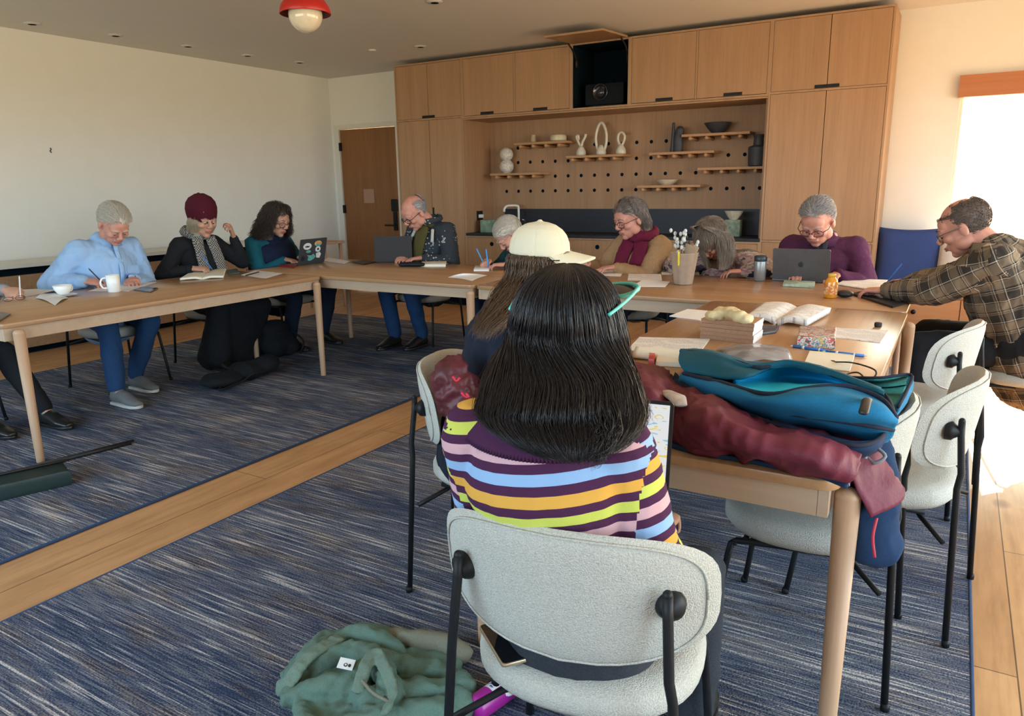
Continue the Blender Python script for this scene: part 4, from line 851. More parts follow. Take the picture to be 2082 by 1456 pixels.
    info = dict(R=R, h=h, N=N, t=t, f=f, r=r, sh=sh, arms=arms, tp=tp, tr=tr, bk=bk, s=s, legs=legsP, dv=dv, pel=pel)
    return info
def shirt_collar(I, mat, open_=.35, rad=.070, name='collar'):
    s = I['s']; N = I['N']-I['t']*.015; g = G(); P0 = []; P1 = []; 
    for a in np.linspace(open_, 2*math.pi-open_, 24):
        d = I['f']*math.cos(a)+I['r']*math.sin(a); P0.append(N+d*rad*s*1.02+I['t']*.035*s+I['bk']*.01); P1.append(N+d*(rad+.022)*s-I['t']*(.006+.025*(1+math.cos(a))/2)*s+I['bk']*.01)
    vs = P0+P1+[p-0.004*unit(p-N) for p in P0]+[p-0.004*unit(p-N) for p in P1]; n = 24; fs = []
    for i in range(n-1): fs += [(i, i+1, n+i+1, n+i), (2*n+i, 3*n+i, 3*n+i+1, 2*n+i+1), (i, 2*n+i, 2*n+i+1, i+1), (n+i, n+i+1, 3*n+i+1, 3*n+i)]
    g.add(vs, fs); return put(name, g, mat, I['R'])
def front_strip(I, pts, w, th, mat, name, smooth=5, amp=.004, vox=.006):
    """folded cloth band lying along world points (scarf end, placket)"""
    g = G(); P = spline(pts, smooth); g.loft(P, [(w, th)]*len(P), I['r'], 18, sq=2.6); me = remesh(g, vox, 2, name); wrinkle(me, amp, 16, 5, (2, 2, .4)); return put(name, me, mat, I['R'])
def front(I, k, x, o): 
    """a point on the chest: k along the trunk, x across, o out from it"""
    K = min(max(k, 0), 1); tp = I['pel']+I['dv']*K; b = float(np.interp(K, [0, .3, .52, .72, .88, 1.0], [I['tr'][1][1], I['tr'][2][1], I['tr'][3][1], I['tr'][4][1]-.02*I['s'], I['tr'][5][1]-.02*I['s'], .06]))
    a = float(np.interp(K, [0, .3, .52, .72, .88, 1.0], [I['tr'][j][0] for j in (1, 2, 3, 4, 5, 6)])); fwd = -I['bk']; xx = min(abs(x)/a, .95); return tp+I['r']*x+fwd*(b*math.sqrt(1-xx*xx)+.022*I['s']+o)
def scarf_loop(I, mat, r0=.085, th=.032, name='scarf', lift=.0, tilt=.0):
    g = G(); P = []
    for a in np.linspace(0, 2*math.pi, 25): P.append(I['N']+(I['f']*math.cos(a)*(r0+.015)+I['r']*math.sin(a)*r0)*I['s']+I['t']*(.03+lift-.02*math.cos(a))+I['bk']*.0)
    g.loft(P, [(th, th*.8)]*25, I['t'], 14, cap='flat'); return g
def pen(p, d, mat, label, L=.14, r=.0042, cap=None):
    d = unit(d); g = G(); g.loft([p-d*L*.42, p+d*L*.45, ], [r, r], (0.3, .1, .5), 10, cap='flat'); g.loft([p-d*L*.42, p-d*L*.5], [r, r*.2], (.3, .1, .5), 10, cap='flat'); g.loft([p+d*L*.44, p+d*L*.5], [r*.6, r*.6], (.3, .1, .5), 8, cap='flat')
    return thing('pen', g, mat, label, 'pen')
M_pblue = plain('blue_pen_plastic', (.03, .16, .50), .3); M_pblack = plain('black_pen', (.02, .02, .03), .3); M_pwhite = plain('white_pen', (.7, .7, .66), .3)
# ---- patterned cloth
def cloth_nodes(name, rough=.9): n = NT(name); a = n.n('ShaderNodeAttribute', attribute_name='cloth'); sp = n.n('ShaderNodeSeparateXYZ'); n.l(a.outputs['Vector'], sp.inputs[0]); return n, sp
def mat_stripes():
    n, sp = cloth_nodes('striped_knit'); P = .0372; CO = [(.50, .55, .10), (.56, .34, .37), (.25, .40, .62), (.62, .33, .06)]; PU = (.060, .016, .052)
    # along the trunk (part 0) stripes count down from the collar; sleeves start their own count
    isb = n.math('GREATER_THAN', sp.outputs[2], .5); u = n.math('ADD', n.math('MULTIPLY', n.math('SUBTRACT', 1.0, isb), n.math('SUBTRACT', 2.056, sp.outputs[1])), n.math('MULTIPLY', isb, n.math('ADD', sp.outputs[1], .045)))
    k = n.math('FRACT', n.math('DIVIDE', n.math('ADD', u, OFF_ST), P*4)); st = []
    for i, c in enumerate(CO): st += [(i*.25, c), (i*.25+.135, PU)]
    n.col(n.ramp(k, st, True)); f = n.noise(n.coord(), 400, 2, .7); n.bump(f, .25, .003); return n.set(.9, 0, .2)
OFF_ST = .012
def mat_plaid():
    n, sp = cloth_nodes('brown_plaid_flannel'); u, v = sp.outputs[0], sp.outputs[1]; P = .105
    def lines(x, stops, off=0): return n.ramp(n.math('FRACT', n.math('DIVIDE', n.math('ADD', x, 5+off), P)), stops, True)
    D = (.035, .030, .026); B = (.20, .15, .10); L = (.52, .45, .36)
    A = [(0, D), (.30, B), (.36, D), (.40, L), (.425, D), (.5, B), (.86, D), (.90, L), (.93, D)]
    a = lines(u, A); b = lines(v, A, .02); n.col(n.mix(.5, a, b)); f = n.noise(n.coord(), 350, 2, .7); n.bump(f, .2, .003); return n.set(.9, 0, .2)
def mat_nordic(base, light, name, lo=.50, sc=34, extra=None):
    n = NT(name); v = n.coord(); vo = n.n('ShaderNodeTexVoronoi'); vo.inputs['Scale'].default_value = sc; n.l(v, vo.inputs['Vector']); f = n.noise(v, 5, 2)
    k = n.ramp(n.math('MULTIPLY', n.ramp(vo.outputs['Distance'], ((.2, (1, 1, 1)), (.45, (0, 0, 0)))), n.ramp(f, ((lo, (0, 0, 0)), (lo+.06, (1, 1, 1))))), ((.4, base), (.55, light)), True)
    n.col(k); n.bump(n.noise(v, 200, 3), .3, .004); return n.set(.92, 0, .2)
def mat_patchy():
    n = NT('patterned_cardigan'); v = n.coord((1, 1, 1.6)); f = n.noise(n.coord((9, 9, 16)), 1.2, 2, .5); g = n.noise(n.coord((5, 5, 8), rot=(.4, .3, 0)), 1.7, 2)
    a = n.ramp(f, ((0, (.012, .014, .03)), (.42, (.42, .35, .27)), (.50, (.30, .15, .17)), (.58, (.45, .39, .30)), (.66, (.02, .02, .04))), True); b = n.ramp(g, ((0, (.015, .015, .03)), (.45, (.30, .16, .18)), (.55, (.48, .42, .33))), True)
    n.col(n.mix(.35, a, b)); n.bump(n.noise(n.coord(), 200, 3), .3, .004); return n.set(.92, 0, .2)
def mat_houndstooth():
    n = NT('grey_check_scarf'); c = n.n('ShaderNodeTexChecker'); c.inputs['Scale'].default_value = 95; n.l(n.coord(), c.inputs[0]); c.inputs[1].default_value = (.34, .33, .30, 1); c.inputs[2].default_value = (.045, .045, .045, 1); n.col(c.outputs[0]); n.bump(n.noise(n.coord(), 150, 3), .3, .004); return n.set(.95, 0, .1)

T = TH

XS = -5.24
M_greyk = fabric('grey_marl_knit', (.30, .32, .34), sc=320, var=.25)
I = person('person in a grey jumper and black trousers, cut off by the left edge', (-5.02, 2.04, 1.19), (.8, .1, -.6), (XS, 1.92, .545), 5, (-4.98, 2.34, .797), (-4.92, 1.75, .79), (-4.62, 2.24, .012), (-4.74, 1.98, .012), s=1.02, bulk=1.1, skinm=SK_F, top=('jumper', M_greyk), legs=M_blk, shoe=M_shoek, fem=True, lh=dict(d=(.8, .25, -.1), curl=.9, n=(0, .5, -.8)), rh=dict(d=(.8, .3, 0), curl=.3), wseed=2)
short_hair(I['R'], I['h'], H_WHITE, n=500)
pen(V(-4.955, 2.36, .83), V(.35, -.25, -.8)*-1, M_pwhite, 'pale pen held by the person at the left edge')
# 2 man in the light blue shirt
M_blue = fabric('light_blue_shirt', (.32, .50, .76), sc=420, var=.06, big=.06)
I = person('white-haired man in a light blue shirt and jeans, writing behind the white mug', PX(232, 455, -5.03), (.72, -.12, -.68), (XS, 3.06, .545), 0, (-4.90, 3.07, .79), (-5.01, 2.87, .795), (-4.93, 3.02, .012), (-4.66, 2.72, .012), s=1.07, bulk=1.16, skinm=SK_P, top=('shirt', M_blue), legs=M_jeans, shoe=M_shoeg, sole=M_sole, headk=1.15, rh=dict(d=(.75, .65, -.12), curl=.95, n=(.1, .45, -.8)), lh=dict(d=(.85, -.45, -.05), curl=.35), wseed=4, amp=.012, arm_bulk=1.12, brow=H_WHITE, shw=1.08)
short_hair(I['R'], I['h'], H_WHITE, front=.078, temple=.005, n=2200, L=.04, puff=1.05, seed=2); shirt_collar(I, M_blue, .25, .075)
g = G(); P = [front(I, k, 0, .004) for k in (.96, .86, .7, .55, .4, .25)]; P = spline(P, 4); g.loft(P, [(.017, .0025)]*len(P), I['r'], 8, cap='flat'); [g.ell(front(I, k, 0, .009), (.006, .006, .006), nu=8, nv=6) for k in (.88, .74, .6, .46, .32)]; put('button_placket', g, M_blue, I['R'])
g = G(); c = front(I, .68, -.095, .003); q = front(I, .52, -.095, .003); g.loft([c, (c+q)/2, q], [(.045, .003)]*3, I['r'], 12, cap='flat', sq=6); put('chest_pocket', g, M_blue, I['R'])
a, e, W = I['arms'][-1]; g = G(); hd = unit(W-e); g.loft([W-hd*.005, W+hd*.018], [(.034, .028), (.034, .028)], I['f'], 18, cap='flat'); put('watch', g, M_black, I['R'])
pen(V(-4.99, 2.865, .835), V(-.35, -.45, .8), M_pblack, 'black pen in the hand of the man in the light blue shirt')
# 3 woman in the beanie
I = person('woman in a dark red beanie and grey check scarf, one hand raised beside her face', PX(411, 443, -5.10), (.86, -.10, -.34), (XS, 3.92, .545), 0, (-5.08, 4.075, 1.085), (-5.02, 3.72, .80), (-4.98, 4.05, .012), (-4.86, 3.68, .012), s=1.0, bulk=1.02, skinm=SK_F, fem=True, top=('coat', M_blk), legs=M_blk, shoe=M_shoek, headk=1.18, skirt=True, rh=dict(d=(.7, .6, -.05), curl=.9, n=(.1, .4, -.8)), lh=dict(d=(.25, -.35, .75), curl=.9, n=(-.5, -.7, -.1)), lpole=(.5, .9, -.7), wseed=6)
h = I['h']; M_bean = fabric('dark_red_beanie', (.070, .005, .015), sc=200, var=.3, bump=.5)
bu = unit(h.u-.42*h.f); bf = unit(np.cross(bu, h.r)); bf = bf if bf.dot(h.f) > 0 else -bf; bc = h.P(0, -.016, .040); kk = h.k
def BP(z, y=0): return bc+bu*z*kk+bf*y*kk
g = G(); g.loft([BP(0), BP(.03), BP(.06, -.004), BP(.085, -.010), BP(.102, -.014), BP(.110, -.016)], [(.090*kk, .104*kk), (.092*kk, .107*kk), (.082*kk, .096*kk), (.060*kk, .072*kk), (.033*kk, .042*kk), (.010*kk, .014*kk)], h.r, 28); me = remesh(g, .006, 2); wrinkle(me, .005, 12, 3); put('beanie', me, M_bean, I['R'])
g = G(); g.loft([BP(-.012), BP(.022)], [(.094*kk, .108*kk), (.0965*kk, .112*kk)], h.r, 32); put('beanie_fold', g, M_bean, I['R'])
rs = [(h.P(0, .0, .045), .095, .105, h.r), (h.P(0, .0, -.01), .100, .100, h.r), (h.P(0, .0, -.06), .102, .096, h.r), (h.P(0, .0, -.12), .084, .080, h.r)]
ring_hair(I['R'], rs, H_BLOND, n=1100, a0=-math.pi*1.34, a1=math.pi*.34, wav=.006, ends=.3, r=.0015)
M_hound = mat_houndstooth(); g = scarf_loop(I, M_hound, .080, .036, lift=.0); me = remesh(g, .007, 2); wrinkle(me, .007, 14, 4, (1, 1, 2)); sc = put('scarf', me, M_hound, I['R'])
for sx, en in ((-.062, .12), (.070, .06)): front_strip(I, [front(I, .97, sx*.9, .02), front(I, .8, sx*1.05, .012), front(I, .6, sx*1.15, .012), front(I, .4, sx*1.15, .012), front(I, en, sx*1.2, .012)], .046, .013, M_hound, 'scarf_end')
pen(V(-4.975, 3.735, .85), V(-.3, -.35, .85), M_pblue, 'blue pen in the hand of the woman in the beanie')
# 4 curly-haired woman
M_vest = fabric('navy_quilted_vest', (.010, .016, .045), sc=120); M_teal = fabric('teal_sleeve_knit', (.008, .095, .135), sc=300)
I = person('curly dark-haired woman in a navy vest and teal jumper at the laptop with stickers', PX(562, 447, -5.10), (.93, .05, -.36), (XS, 4.66, .545), -2, (-4.90, 4.70, .79), (-4.93, 4.55, .79), (-4.90, 4.86, .012), (-4.95, 4.5, .012), s=1.02, bulk=1.22, skinm=SK_F, fem=True, top=('jumper', M_teal), legs=M_nav, shoe=M_shoek, headk=1.15, rh=dict(d=(.9, .1, -.1), curl=.4), lh=dict(d=(.9, .0, -.1), curl=.4), wseed=7, shw=1.1)
g = G(); t = I['t']; w = .034*I['s']; tp, tr = I['tp'], I['tr']; g.loft([tp[0]-t*.03]+list(tp[1:6])+[tp[6]-t*.01], [(a+w*(.95 if i < 5 else .8), b+w) for i, (a, b) in enumerate(tr[:6])]+[(tr[6][0]+.02, tr[6][1]+.022)], I['r'], 28); g.loft([I['N']-t*.02, I['N']+t*.035], [(.088, .09), (.085, .088)], I['r'], 20)
me = remesh(g, .009, 2); v = getv(me); n_ = getn(me); setv(me, v+n_*(.008*np.abs(np.sin((v-I['pel'])@t*math.pi/.085)))[:, None]); wrinkle(me, .004, 12, 5); put('vest', me, M_vest, I['R'])
h = I['h']; k = h.k
rs = [(h.P(0, -.02, .12), .03, .03, h.r), (h.P(0, -.02, .105), .08, .085, h.r), (h.P(0, -.02, .04), .115, .115, h.r), (h.P(0, -.025, -.04), .145, .12, h.r), (h.P(0, -.02, -.11), .175, .13, h.r), (h.P(0, -.0, -.155), .165, .12, h.r)]
ring_hair(I['R'], rs, H_DARK, n=1800, a0=-math.pi*1.30, a1=math.pi*.30, wav=.022, wfreq=4, ends=.2, r=.0017, jit=.14, seed=8); short_hair(I['R'], h, H_DARK, front=.07, temple=.01, n=900, L=.06, puff=1.05, seed=31, name='fringe'); h.glasses(I['R'], plain('dark_red_frame', (.06, .01, .015), .3))
# 5 man with the dark patterned cardigan
M_card = mat_nordic((.035, .042, .052), (.45, .45, .43), 'dark_grey_patterned_cardigan', .47, 42); M_olive = fabric('olive_shirt', (.085, .075, .022), sc=300)
YS = 5.40
I = person('balding man in an olive shirt and dark patterned cardigan, typing on a dark laptop', PY(843, 432, 5.12), (-.28, -.72, -.60), (-4.10, YS, .545), 266, (-3.97, 5.03, .795), (-4.13, 5.06, .795), (-3.98, 5.08, .012), (-4.20, 4.98, .012), s=1.06, bulk=1.10, skinm=SK_P, top=('cardigan', M_card), legs=M_jeans, shoe=M_shoek, headk=1.17, rh=dict(d=(-.1, -.9, -.05), curl=.4), lh=dict(d=(-.55, -.7, -.05), curl=.4), wseed=9, amp=.009, ndz=.025, arm_bulk=1.15, brow=H_GREY)
short_hair(I['R'], I['h'], H_GREY, bald=.03, n=700, L=.02, puff=1.01, seed=4); I['h'].glasses(I['R'], M_black)
front_strip(I, [front(I, k, 0, .006) for k in (.98, .85, .7, .5, .3, .1)], .062, .016, M_olive, 'shirt'); shirt_collar(I, M_olive, .3, .068)
M_wpatch = fabric('cream_trim', (.55, .53, .47))
for sx in (-1, 1): front_strip(I, [front(I, .93, sx*.10, .006), front(I, .76, sx*.125, .008)], .016, .006, M_wpatch, 'cream_stripe')
g = scarf_loop(I, None, .082, .026); me = remesh(g, .008, 2); put('shawl_collar', me, M_card, I['R'])
# 6 white-haired man bent right down
M_grn = fabric('dark_green_jumper', (.006, .035, .038), sc=260)
I = person('white-haired man in a dark green jumper bent low over a small white notepad', PY(1036, 476, 5.02), (-.42, -.45, -.79), (-3.12, YS, .545), 258, (-3.03, 4.86, .795), (-3.17, 4.90, .80), None, None, s=1.02, bulk=1.08, skinm=SK_P, top=('jumper', M_grn), legs=M_nav, shoe=M_shoek, headk=1.12, rh=dict(d=(.35, -.8, -.1), curl=.9, n=(.5, .1, -.8)), lh=dict(d=(-.75, -.4, 0), curl=.5), wseed=10, brow=H_WHITE)
short_hair(I['R'], I['h'], H_WHITE, front=.05, temple=-.01, n=900, L=.03, puff=1.03, seed=6)
for p, d, lab in ((V(-3.20, 4.90, .845), V(-.35, -.1, .75), 'bright blue pen sticking up at the left of the bowed man in dark green'), (V(-3.12, 4.87, .84), V(-.05, -.1, .9), 'bright blue pen in the fist of the bowed man in dark green')): pen(p, d, plain('bright_blue_plastic', (.03, .30, .75), .3), lab, .15, .0055)
# 7 woman in the cream cap
M_navj = fabric('dark_navy_sweatshirt', (.010, .014, .028), sc=300, var=.2); yaw = 22
hc = PD(1104, 528, 2.46)
I = person('woman in a cream baseball cap and navy top with long brown hair', hc, (.95, .30, -.02), (-1.34, 2.04, .545), yaw, (-1.0, 2.40, .80), (-.93, 2.10, .80), None, None, s=1.0, bulk=1.05, skinm=SK_F, fem=True, top=('sweatshirt', M_navj), legs=M_nav, shoe=M_shoek, headk=.93, wseed=12, topvox=.008, arm_bulk=1.25, lh=dict(d=(.9, .2, -.1)), rh=dict(d=(.8, .4, -.1)))
h = I['h']; k = h.k; M_cap = fabric('cream_cap_cotton', (.66, .62, .47), sc=420, var=.05, big=.05)
g = G(); Rg = []
for z, rr in ((.012, 1.0), (.03, 1.02), (.06, .98), (.085, .88), (.105, .72), (.120, .48), (.127, .2)): Rg.append((h.P(0, -.014-(.127-z)*.05+.006, z+.006), (.087*rr*k, .108*rr*k)))
g.loft([p for p, q in Rg], [q for p, q in Rg], h.r, 36, cap='flat'); g.ell(h.P(0, -.012, .136), (.009, .009, .006), h.fr, 12, 8); me = remesh(g, .0045, 2); v = getv(me); n_ = getn(me); lc = (v-h.c)@h.fr.T/k; an = np.arctan2(lc[:, 1]+.014, lc[:, 0]); seam = np.exp(-(np.abs(((an/(math.pi/3)+.5) % 1)-.5)/.03)**2)
setv(me, v+n_*(-.0022*seam)[:, None]); wrinkle(me, .0012, 14, 2); put('cap_crown', me, M_cap, I['R'])
g = G(); N1, N2 = 26, 10; vs = []; fs = []
for s_ in (0, 1):
    for j in range(N2+1):
        for i in range(N1+1):
            a = math.radians(-68+136*i/N1); q = j/N2; x = math.sin(a)*(.080+.012*q); y = -.010+math.cos(a)*.100+q*.098*math.cos(a)**.6; z = .034-q*.020-(x/.08)**2*.020*(.4+q*.8)-s_*.006; vs.append(h.P(x, y, z))
o = (N1+1)*(N2+1)
for j in range(N2):
    for i in range(N1): a = j*(N1+1)+i; b = (a, a+1, a+N1+2, a+N1+1); fs.append(b); fs.append(tuple(o+q for q in b[::-1]))
for i in range(N1): a = N2*(N1+1)+i; fs.append((a, a+1, o+a+1, o+a))
for j in range(N2):
    for a in (j*(N1+1), j*(N1+1)+N1): fs.append((a, a+N1+1, o+a+N1+1, o+a))
g.add(vs, fs); put('cap_brim', g, M_cap, I['R'])
h.glasses(I['R'], M_black)
bk = h.P(0, -.03, 0)
rs = [(h.P(0, -.02, .022), .074*k, .090*k, h.r), (h.P(0, -.022, .0), .084*k, .096*k, h.r), (h.P(0, -.03, -.06), .086*k, .092*k, h.r), (PD(1068, 590, 2.42), .095, .085, h.r), (PD(1040, 625, 2.34), .095, .07, h.r), (PD(1012, 655, 2.27), .085, .055, h.r), (PD(992, 685, 2.23), .07, .04, h.r)]
ring_hair(I['R'], rs, H_BROWN, n=3000, a0=-math.pi*1.22, a1=math.pi*.22, wav=.014, wfreq=1.2, ends=.7, r=.0012, seed=11, jit=.12, shell_k=.62)
# 8 woman in the striped jumper
M_str = mat_stripes()
hc = PD(1152, 668, 1.47)
I8 = I = person('woman with long black hair in a striped jumper, back to the viewer', hc, (-.08, .84, -.52), (-.585, 1.215, .545), 98, (-.70, 1.48, .65), (-.50, 1.49, .65), (-.72, 1.60, .012), (-.44, 1.62, .012), s=.93, ndz=-.03, topstart=.10, bulk=1.06, skinm=SK_T, fem=True, top=('jumper', M_str), legs=M_dkj, shoe=M_shoek, headk=1.02, wseed=14, topvox=.006, amp=.0035, arm_bulk=1.15, lh=dict(d=(.1, .9, -.1)), rh=dict(d=(-.1, .9, -.1)), shw=1.0, bodyvox=.005, rpole=(.35, -.2, -.9), lpole=(-.3, -.3, -.9))
h = I['h']; M_rib = NT('purple_ribbed_collar'); w_ = M_rib.n('ShaderNodeTexNoise'); M_rib.col((.060, .016, .052)); M_rib = M_rib.set(.9, 0, .2)
g = G(); NN = 150; P = []; prof = [(.0, .040), (.012, .045), (.030, .030), (.052, .004), (.058, -.010), (.045, -.006)]
vs = []; fs = []; t = I['t']; base = I['N']-t*.022
for i in range(NN*2):
    a = 2*math.pi*i/(NN*2); d = I['r']*math.cos(a)*1.12+I['f']*math.sin(a)*.92; rib = .0018*math.cos(a*NN); bkk = max(0, -math.sin(a))
    for q, z in prof: vs.append(base+d*(.072+q*1.35+rib)+t*(z*.9-.014*bkk*(q/.05)-q*.15))
m_ = len(prof)
for i in range(NN*2):
    j = (i+1) % (NN*2)
    for q in range(m_-1): fs.append((i*m_+q, j*m_+q, j*m_+q+1, i*m_+q+1))
g.add(vs, fs); put('ribbed_collar', g, M_rib, I['R'])
rt = I['r']; rows = [(541, 1128, 1172, 1.49), (560, 1085, 1218, 1.48), (600, 1056, 1247, 1.46), (650, 1036, 1260, 1.45), (700, 1018, 1270, 1.43), (750, 1004, 1278, 1.40), (800, 990, 1292, 1.36), (840, 984, 1300, 1.32), (875, 1015, 1285, 1.285), (905, 1062, 1250, 1.265), (928, 1110, 1210, 1.25)]
rs = []
for y, a, b, d in rows: A, B = PD(a, y, d), PD(b, y, d); w = np.linalg.norm(B-A)/2; rs.append(((A+B)/2, w, min(w, .10)*(1.0 if y > 560 else .8)*(1 if y < 820 else .62), B-A))
rs = [(h.c+V(0, 0, z), a_, b_, rt) for z, a_, b_ in ((.129, .004, .004), (.126, .024, .030), (.115, .049, .060), (.096, .070, .088), (.066, .087, .106), (.026, .099, .114), (-.016, .110, .112))]+rs[5:]
ring_hair(I['R'], rs, H_BLACK, n=6200, wav=.012, wfreq=.9, ends=.22, r=.0009, seed=21, jit=.06, a0=-math.pi*1.28, a1=math.pi*.28, M=30, inset=.975)
rs2 = [(PD(1205, 800, 1.30), .03, .02, rt), (PD(1215, 860, 1.26), .035, .018, rt), (PD(1200, 915, 1.225), .028, .014, rt), (PD(1192, 952, 1.215), .014, .010, rt)]
ring_hair(I['R'], rs2, H_BLACK, n=320, wav=.006, ends=.4, r=.0008, shell=False, seed=5, name='hair_lock', jit=.3)
rs3 = [(PD(1262, 745, 1.39), .003, .03, rt), (PD(1272, 780, 1.38), .010, .05, rt), (PD(1284, 815, 1.36), .020, .04, rt), (PD(1302, 858, 1.35), .020, .02, rt)]
ring_hair(I['R'], rs3, H_BROWN, n=120, wav=.010, ends=.4, r=.0006, shell=False, seed=6, name='hair_lock', jit=.3)
# sunglasses pushed up on her head
M_turq = plain('turquoise_frame', (.10, .55, .50), .3); g = G(); k = h.k
c0 = PD(1150, 556, 1.50); ax = unit(PD(1260, 570, 1.56)-PD(1080, 552, 1.50)); 
for sx in (-1, 1):
    cc = h.P(sx*.062, .062, .112); P = [cc+h.r*(.052*math.cos(a))+h.f*(.012*math.cos(a)*sx*-1)+unit(h.u*.75+h.f*.65)*(.034*math.sin(a)) for a in np.linspace(0, 2*math.pi, 25)]; g.tube(P, .0042, 8)
    g.tube([h.P(sx*.112, .05, .115), h.P(sx*.112, .02, .085), h.P(sx*.108, -.03, .04), h.P(sx*.10, -.06, .01)], .0036, 8, 4)
g.tube([h.P(-.012, .075, .118), h.P(0, .08, .122), h.P(.012, .075, .118)], .004, 8); sg = put('sunglasses', g, M_turq, I['R']); g = G()
for sx in (-1, 1): cc = h.P(sx*.062, .062, .112); u2 = unit(h.u*.75+h.f*.65); g.ell(cc, (.049, .031, .003), [h.r, u2, np.cross(h.r, u2)], 20, 8)
put('dark_lens', g, plain('dark_lens', (.02, .015, .02), .08), sg)
# jeans waistband above the seat
# 9 woman with the maroon scarf
M_tan = fabric('tan_fleece', (.36, .22, .11), sc=150, var=.2, bump=.6); M_mar = fabric('maroon_scarf', (.13, .010, .035), sc=250)
I = person('woman in glasses with a maroon scarf over a tan fleece jacket, writing', PY(1281, 444, 5.22), (-.50, -.80, -.36), (-2.13, YS, .545), 262, (-2.16, 4.96, .795), (-2.38, 5.04, .80), None, None, s=1.03, bulk=1.10, skinm=SK_P, fem=True, top=('fleece_jacket', M_tan), legs=M_nav, shoe=M_shoek, headk=1.20, rh=dict(d=(.3, -.8, -.1), curl=.9, n=(.5, .1, -.8)), lh=dict(d=(-.6, -.6, -.05), curl=.4), wseed=15, arm_bulk=1.2, brow=H_MIX)
h = I['h']; k = h.k
rs = [(h.P(0, -.02, .126), .02*k, .02*k, h.r), (h.P(0, -.02, .112), .055*k, .065*k, h.r), (h.P(0, -.022, .07), .082*k, .098*k, h.r), (h.P(0, -.028, .02), .088*k, .10*k, h.r), (h.P(0, -.045, -.04), .088*k, .085*k, h.r), (h.P(0, -.05, -.10), .082*k, .06*k, h.r)]
ring_hair(I['R'], rs, H_MIX, n=1300, a0=-math.pi*1.12, a1=math.pi*.12, wav=.004, ends=.15, r=.0013, seed=9); short_hair(I['R'], h, H_MIX, front=.066, temple=.02, n=700, L=.05, puff=1.035, seed=12, name='fringe'); h.glasses(I['R'], plain('brown_frame', (.08, .03, .025), .3))
g = scarf_loop(I, None, .080, .040); me = remesh(g, .007, 2); wrinkle(me, .008, 14, 4, (1, 1, 2)); put('scarf', me, M_mar, I['R'])
for sx, en in ((-.055, .02), (.062, .10)): front_strip(I, [front(I, .97, sx*.9, .02), front(I, .8, sx*1.1, .012), front(I, .6, sx*1.15, .012), front(I, .35, sx*1.2, .012), front(I, en, sx*1.3, .012)], .056, .015, M_mar, 'scarf_end')
pen(V(-2.385, 5.03, .845), V(-.2, .15, .85), M_alu, 'grey pen in the hand of the woman with the maroon scarf')
# 10 person with the head down
M_patt = mat_patchy()
I = person('person in a patterned cardigan, long grey-brown hair hanging over the face', PY(1447, 486, 5.08), (-.25, -.52, -.80), (-1.46, YS, .545), 265, (-1.27, 5.05, .80), (-1.60, 5.06, .80), None, None, s=.98, bulk=1.02, skinm=SK_P, fem=True, top=('cardigan', M_patt), legs=M_nav, shoe=M_shoek, headk=1.12, rh=dict(d=(.6, -.5, .0), curl=.5), lh=dict(d=(-.8, -.3, 0), curl=.4), wseed=17, arm_bulk=1.3, rpole=(-.9, -.5, -.3), lpole=(.9, -.4, -.3))
h = I['h']; k = h.k
rs = [(h.P(.0, -.015, .130), .015*k, .015*k, (1, 0)), (h.P(0, -.01, .112), .065*k, .07*k, (1, 0)), (h.c+V(.01, .01, .03), .092*k, .10*k, (1, 0)), (h.c+V(.03, -.0, -.05), .10*k, .09*k, (1, 0)), (h.c+V(.05, -.02, -.13), .085*k, .075*k, (1, 0)), (h.c+V(.055, -.03, -.20), .065*k, .055*k, (1, 0))]
short_hair(I['R'], h, H_BRG, down=True, front=.045, temple=-.03, n=2200, L=.05, puff=1.06, seed=44, name='crown_hair'); ring_hair(I['R'], rs, H_BRG, n=2200, a0=-math.pi*.38, a1=math.pi*1.28, wav=.012, wfreq=1.5, ends=.35, r=.0012, seed=14, jit=.1)
# 11 person in the purple fleece
M_pur = fabric('purple_fleece', (.085, .022, .062), sc=170, var=.22, bump=.5)
I = person('person with smooth grey hair and glasses in a purple fleece behind the grey laptop', PY(1662, 450, 5.22), (-.14, -.80, -.60), (-.77, YS, .545), 270, (-.64, 5.06, .795), (-.86, 5.04, .795), None, None, s=1.06, bulk=1.14, skinm=SK_P, top=('fleece_jacket', M_pur), legs=M_nav, shoe=M_shoek, headk=1.24, rh=dict(d=(.05, -.9, -.05), curl=.4), lh=dict(d=(-.1, -.9, -.05), curl=.4), wseed=19, amp=.008, arm_bulk=1.25, brow=H_GREY, shw=1.1)
short_hair(I['R'], I['h'], H_GREY, front=.088, temple=.012, nape=-.05, n=1500, L=.045, puff=1.03, seed=15); I['h'].glasses(I['R'], plain('purple_frame', (.12, .02, .04), .3))
front_strip(I, [front(I, k, 0, .0) for k in (.98, .88, .75, .6)], .038, .012, fabric('charcoal_tee', (.03, .035, .045)), 'tee'); shirt_collar(I, M_pur, .35, .082, 'fleece_collar')
h = I['h']; g = G(); g.loft([h.P(0, -.10, .03), h.P(0, -.13, .0), h.P(0, -.13, -.06)], [.018, .022, .012], h.r, 12); put('ponytail', g, H_GREY, I['R'])
